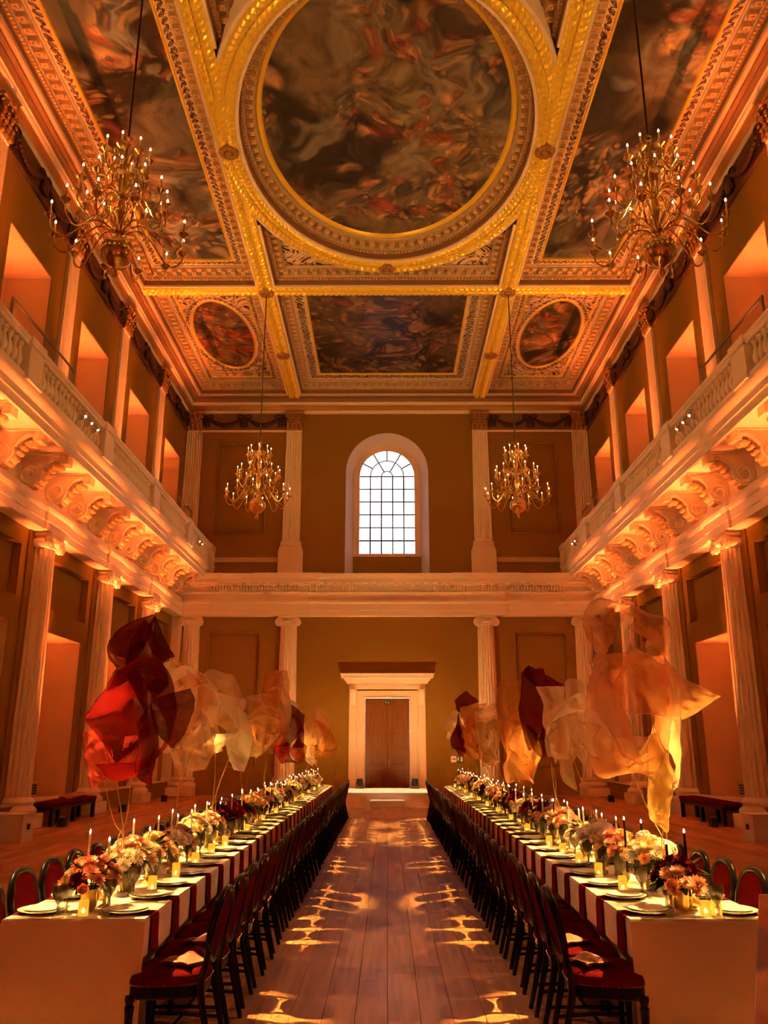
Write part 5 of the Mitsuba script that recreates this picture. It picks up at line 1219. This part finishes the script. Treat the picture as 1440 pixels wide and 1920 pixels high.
# padded benches between the columns, white boxes at the first columns
for sd in (-1, 1):
    k = thing('bench', f'long red padded bench on dark legs against the {SIDE[sd]} wall', 'bench')
    x0, x1 = sd * 7.62, sd * 8.09
    part(k, 'seat_pad', bx(x0, x1, 19.95, 22.9, .42, .52, .03), 'burgundy')
    part(k, 'seat_frame', bx(x0 + sd * .02, x1 - sd * .02, 19.98, 22.87, .34, .42), 'black_lacquer')
    for y in (20.02, 21.4, 22.78):
        for x in (x0 + sd * .05, x1 - sd * .05): part(k, 'leg', bx(x - .04, x + .04, y - .05, y + .05, 0, .34), 'black_lacquer')
    b = thing('white_box', f'white box with faceted corner at the foot of the nearest {SIDE[sd]} column', 'box')
    v = [(sd * 6.93, 16.7), (sd * 6.91, 17.18), (sd * 7.0, 17.24), (sd * 7.95, 17.24), (sd * 7.95, 16.7)]
    part(b, 'body', poly_ext(v if sd < 0 else v[::-1], .48), 'paint_white')
    part(b, 'top', (lambda m: (m[0] + [0, 0, .48], m[1]))(poly_ext([(x * 1.0 + (-.02 if x * sd < 7 else .02) * sd, y + (.02 if y > 17.1 else -.02)) for x, y in v], .03)), 'paint_white')
    part(b, 'socket', bx(sd * 6.92 - .02, sd * 6.92 + .02, 16.9, 17.0, .22, .32), 'black_metal')
g2 = np.random.default_rng(3)
for q in range(3):
    m = ball(.14, (0, 0, 0), 2, (1.2, 1.5, .5)); v = m[0] + (meshkit.fbm(m[0] * 9 + q, 3, q)[:, None] - .5) * .12
    add(thing('crumpled_cloth', f'crumpled pink cloth lying on the left bench, {ordinal(q + 1)} from the camera', 'cloth'), mv((v, m[1]), (-7.85, 21.3 + .38 * q, .575)), 'pink_cloth', True)

# signs
e = thing('exit_sign', 'small green exit sign with running figure and arrow right of the door', 'sign')
ex, ez = 2.62, 1.30
mat('sign_green', (0.02, 0.07, 0.045), 0.4); mat('sign_white', (0.85, 0.85, 0.80), 0.4)
part('wall_back', 'sign_recess', bx(1.95, 3.35, YF - .02, YF, 0, 1.62, .008), 'wall_paint')
part('wall_back', 'sign_recess', bx(-3.35, -1.95, YF - .02, YF, 0, 1.62, .008), 'wall_paint')
part(e, 'plate', bx(ex - .24, ex + .24, YF - .05, YF - .02, ez - .12, ez + .12, .005), 'sign_green')
fig = cat(ball(.022, (ex + .05, YF - .055, ez + .07), 1, (1, .3, 1)), tube([(ex + .045, YF - .055, ez + .04), (ex + .03, YF - .055, ez - .02)], .018, 6), tube([(ex + .03, YF - .055, ez - .02), (ex + .07, YF - .055, ez - .04), (ex + .06, YF - .055, ez - .09)], .010, 5), tube([(ex + .03, YF - .055, ez - .02), (ex + .0, YF - .055, ez - .05), (ex - .04, YF - .055, ez - .06)], .010, 5), tube([(ex + .045, YF - .055, ez + .035), (ex + .08, YF - .055, ez + .0), (ex + .1, YF - .055, ez + .02)], .008, 5))
part(e, 'figure', fig, 'sign_white')
part(e, 'pale_panel', bx(ex - .235, ex - .02, YF - .053, YF - .05, ez - .115, ez + .115), 'sign_white')
part(e, 'doorway', bx(ex + .13, ex + .21, YF - .056, YF - .048, ez - .09, ez + .09), 'sign_white')
part(e, 'arrow', cat(bx(ex - .2, ex - .08, YF - .056, YF - .048, ez - .012, ez + .012), (np.array([(ex - .10, YF - .056, ez + .05), (ex - .10, YF - .056, ez - .05), (ex - .05, YF - .056, ez)]), np.array([[0, 1, 2]]))), 'sign_green')
d2 = thing('door_sign', 'tiny exit sign at the top of the oak door', 'sign')
part(d2, 'plate', bx(-.12, .12, YD - .04, YD - .02, 3.32, 3.44, .004), 'sign_green')
part(d2, 'mark', cat(bx(-.07, -.04, YD - .046, YD - .04, 3.35, 3.41), bx(.03, .08, YD - .046, YD - .04, 3.36, 3.40)), 'sign_white')

# printed board at the right edge, in front of the table end
bd = thing('display_board', 'thin printed board with blurred pink and plum pattern at the right edge', 'board')
part(bd, 'print', (lambda m: (np.stack([m[0][:, 0], 4.50 + m[0][:, 2], m[0][:, 1]], 1), m[1]))(poly_ext([(1.69, .02), (2.6, -.0 + .02), (2.72, 1.03), (1.86, 1.04)], .012)), 'print_board')
part(bd, 'foot', cat(bx(2.25, 2.29, 4.42, 4.60, 0, .03), bx(2.6, 2.64, 4.42, 4.60, 0, .03)), 'black_metal')
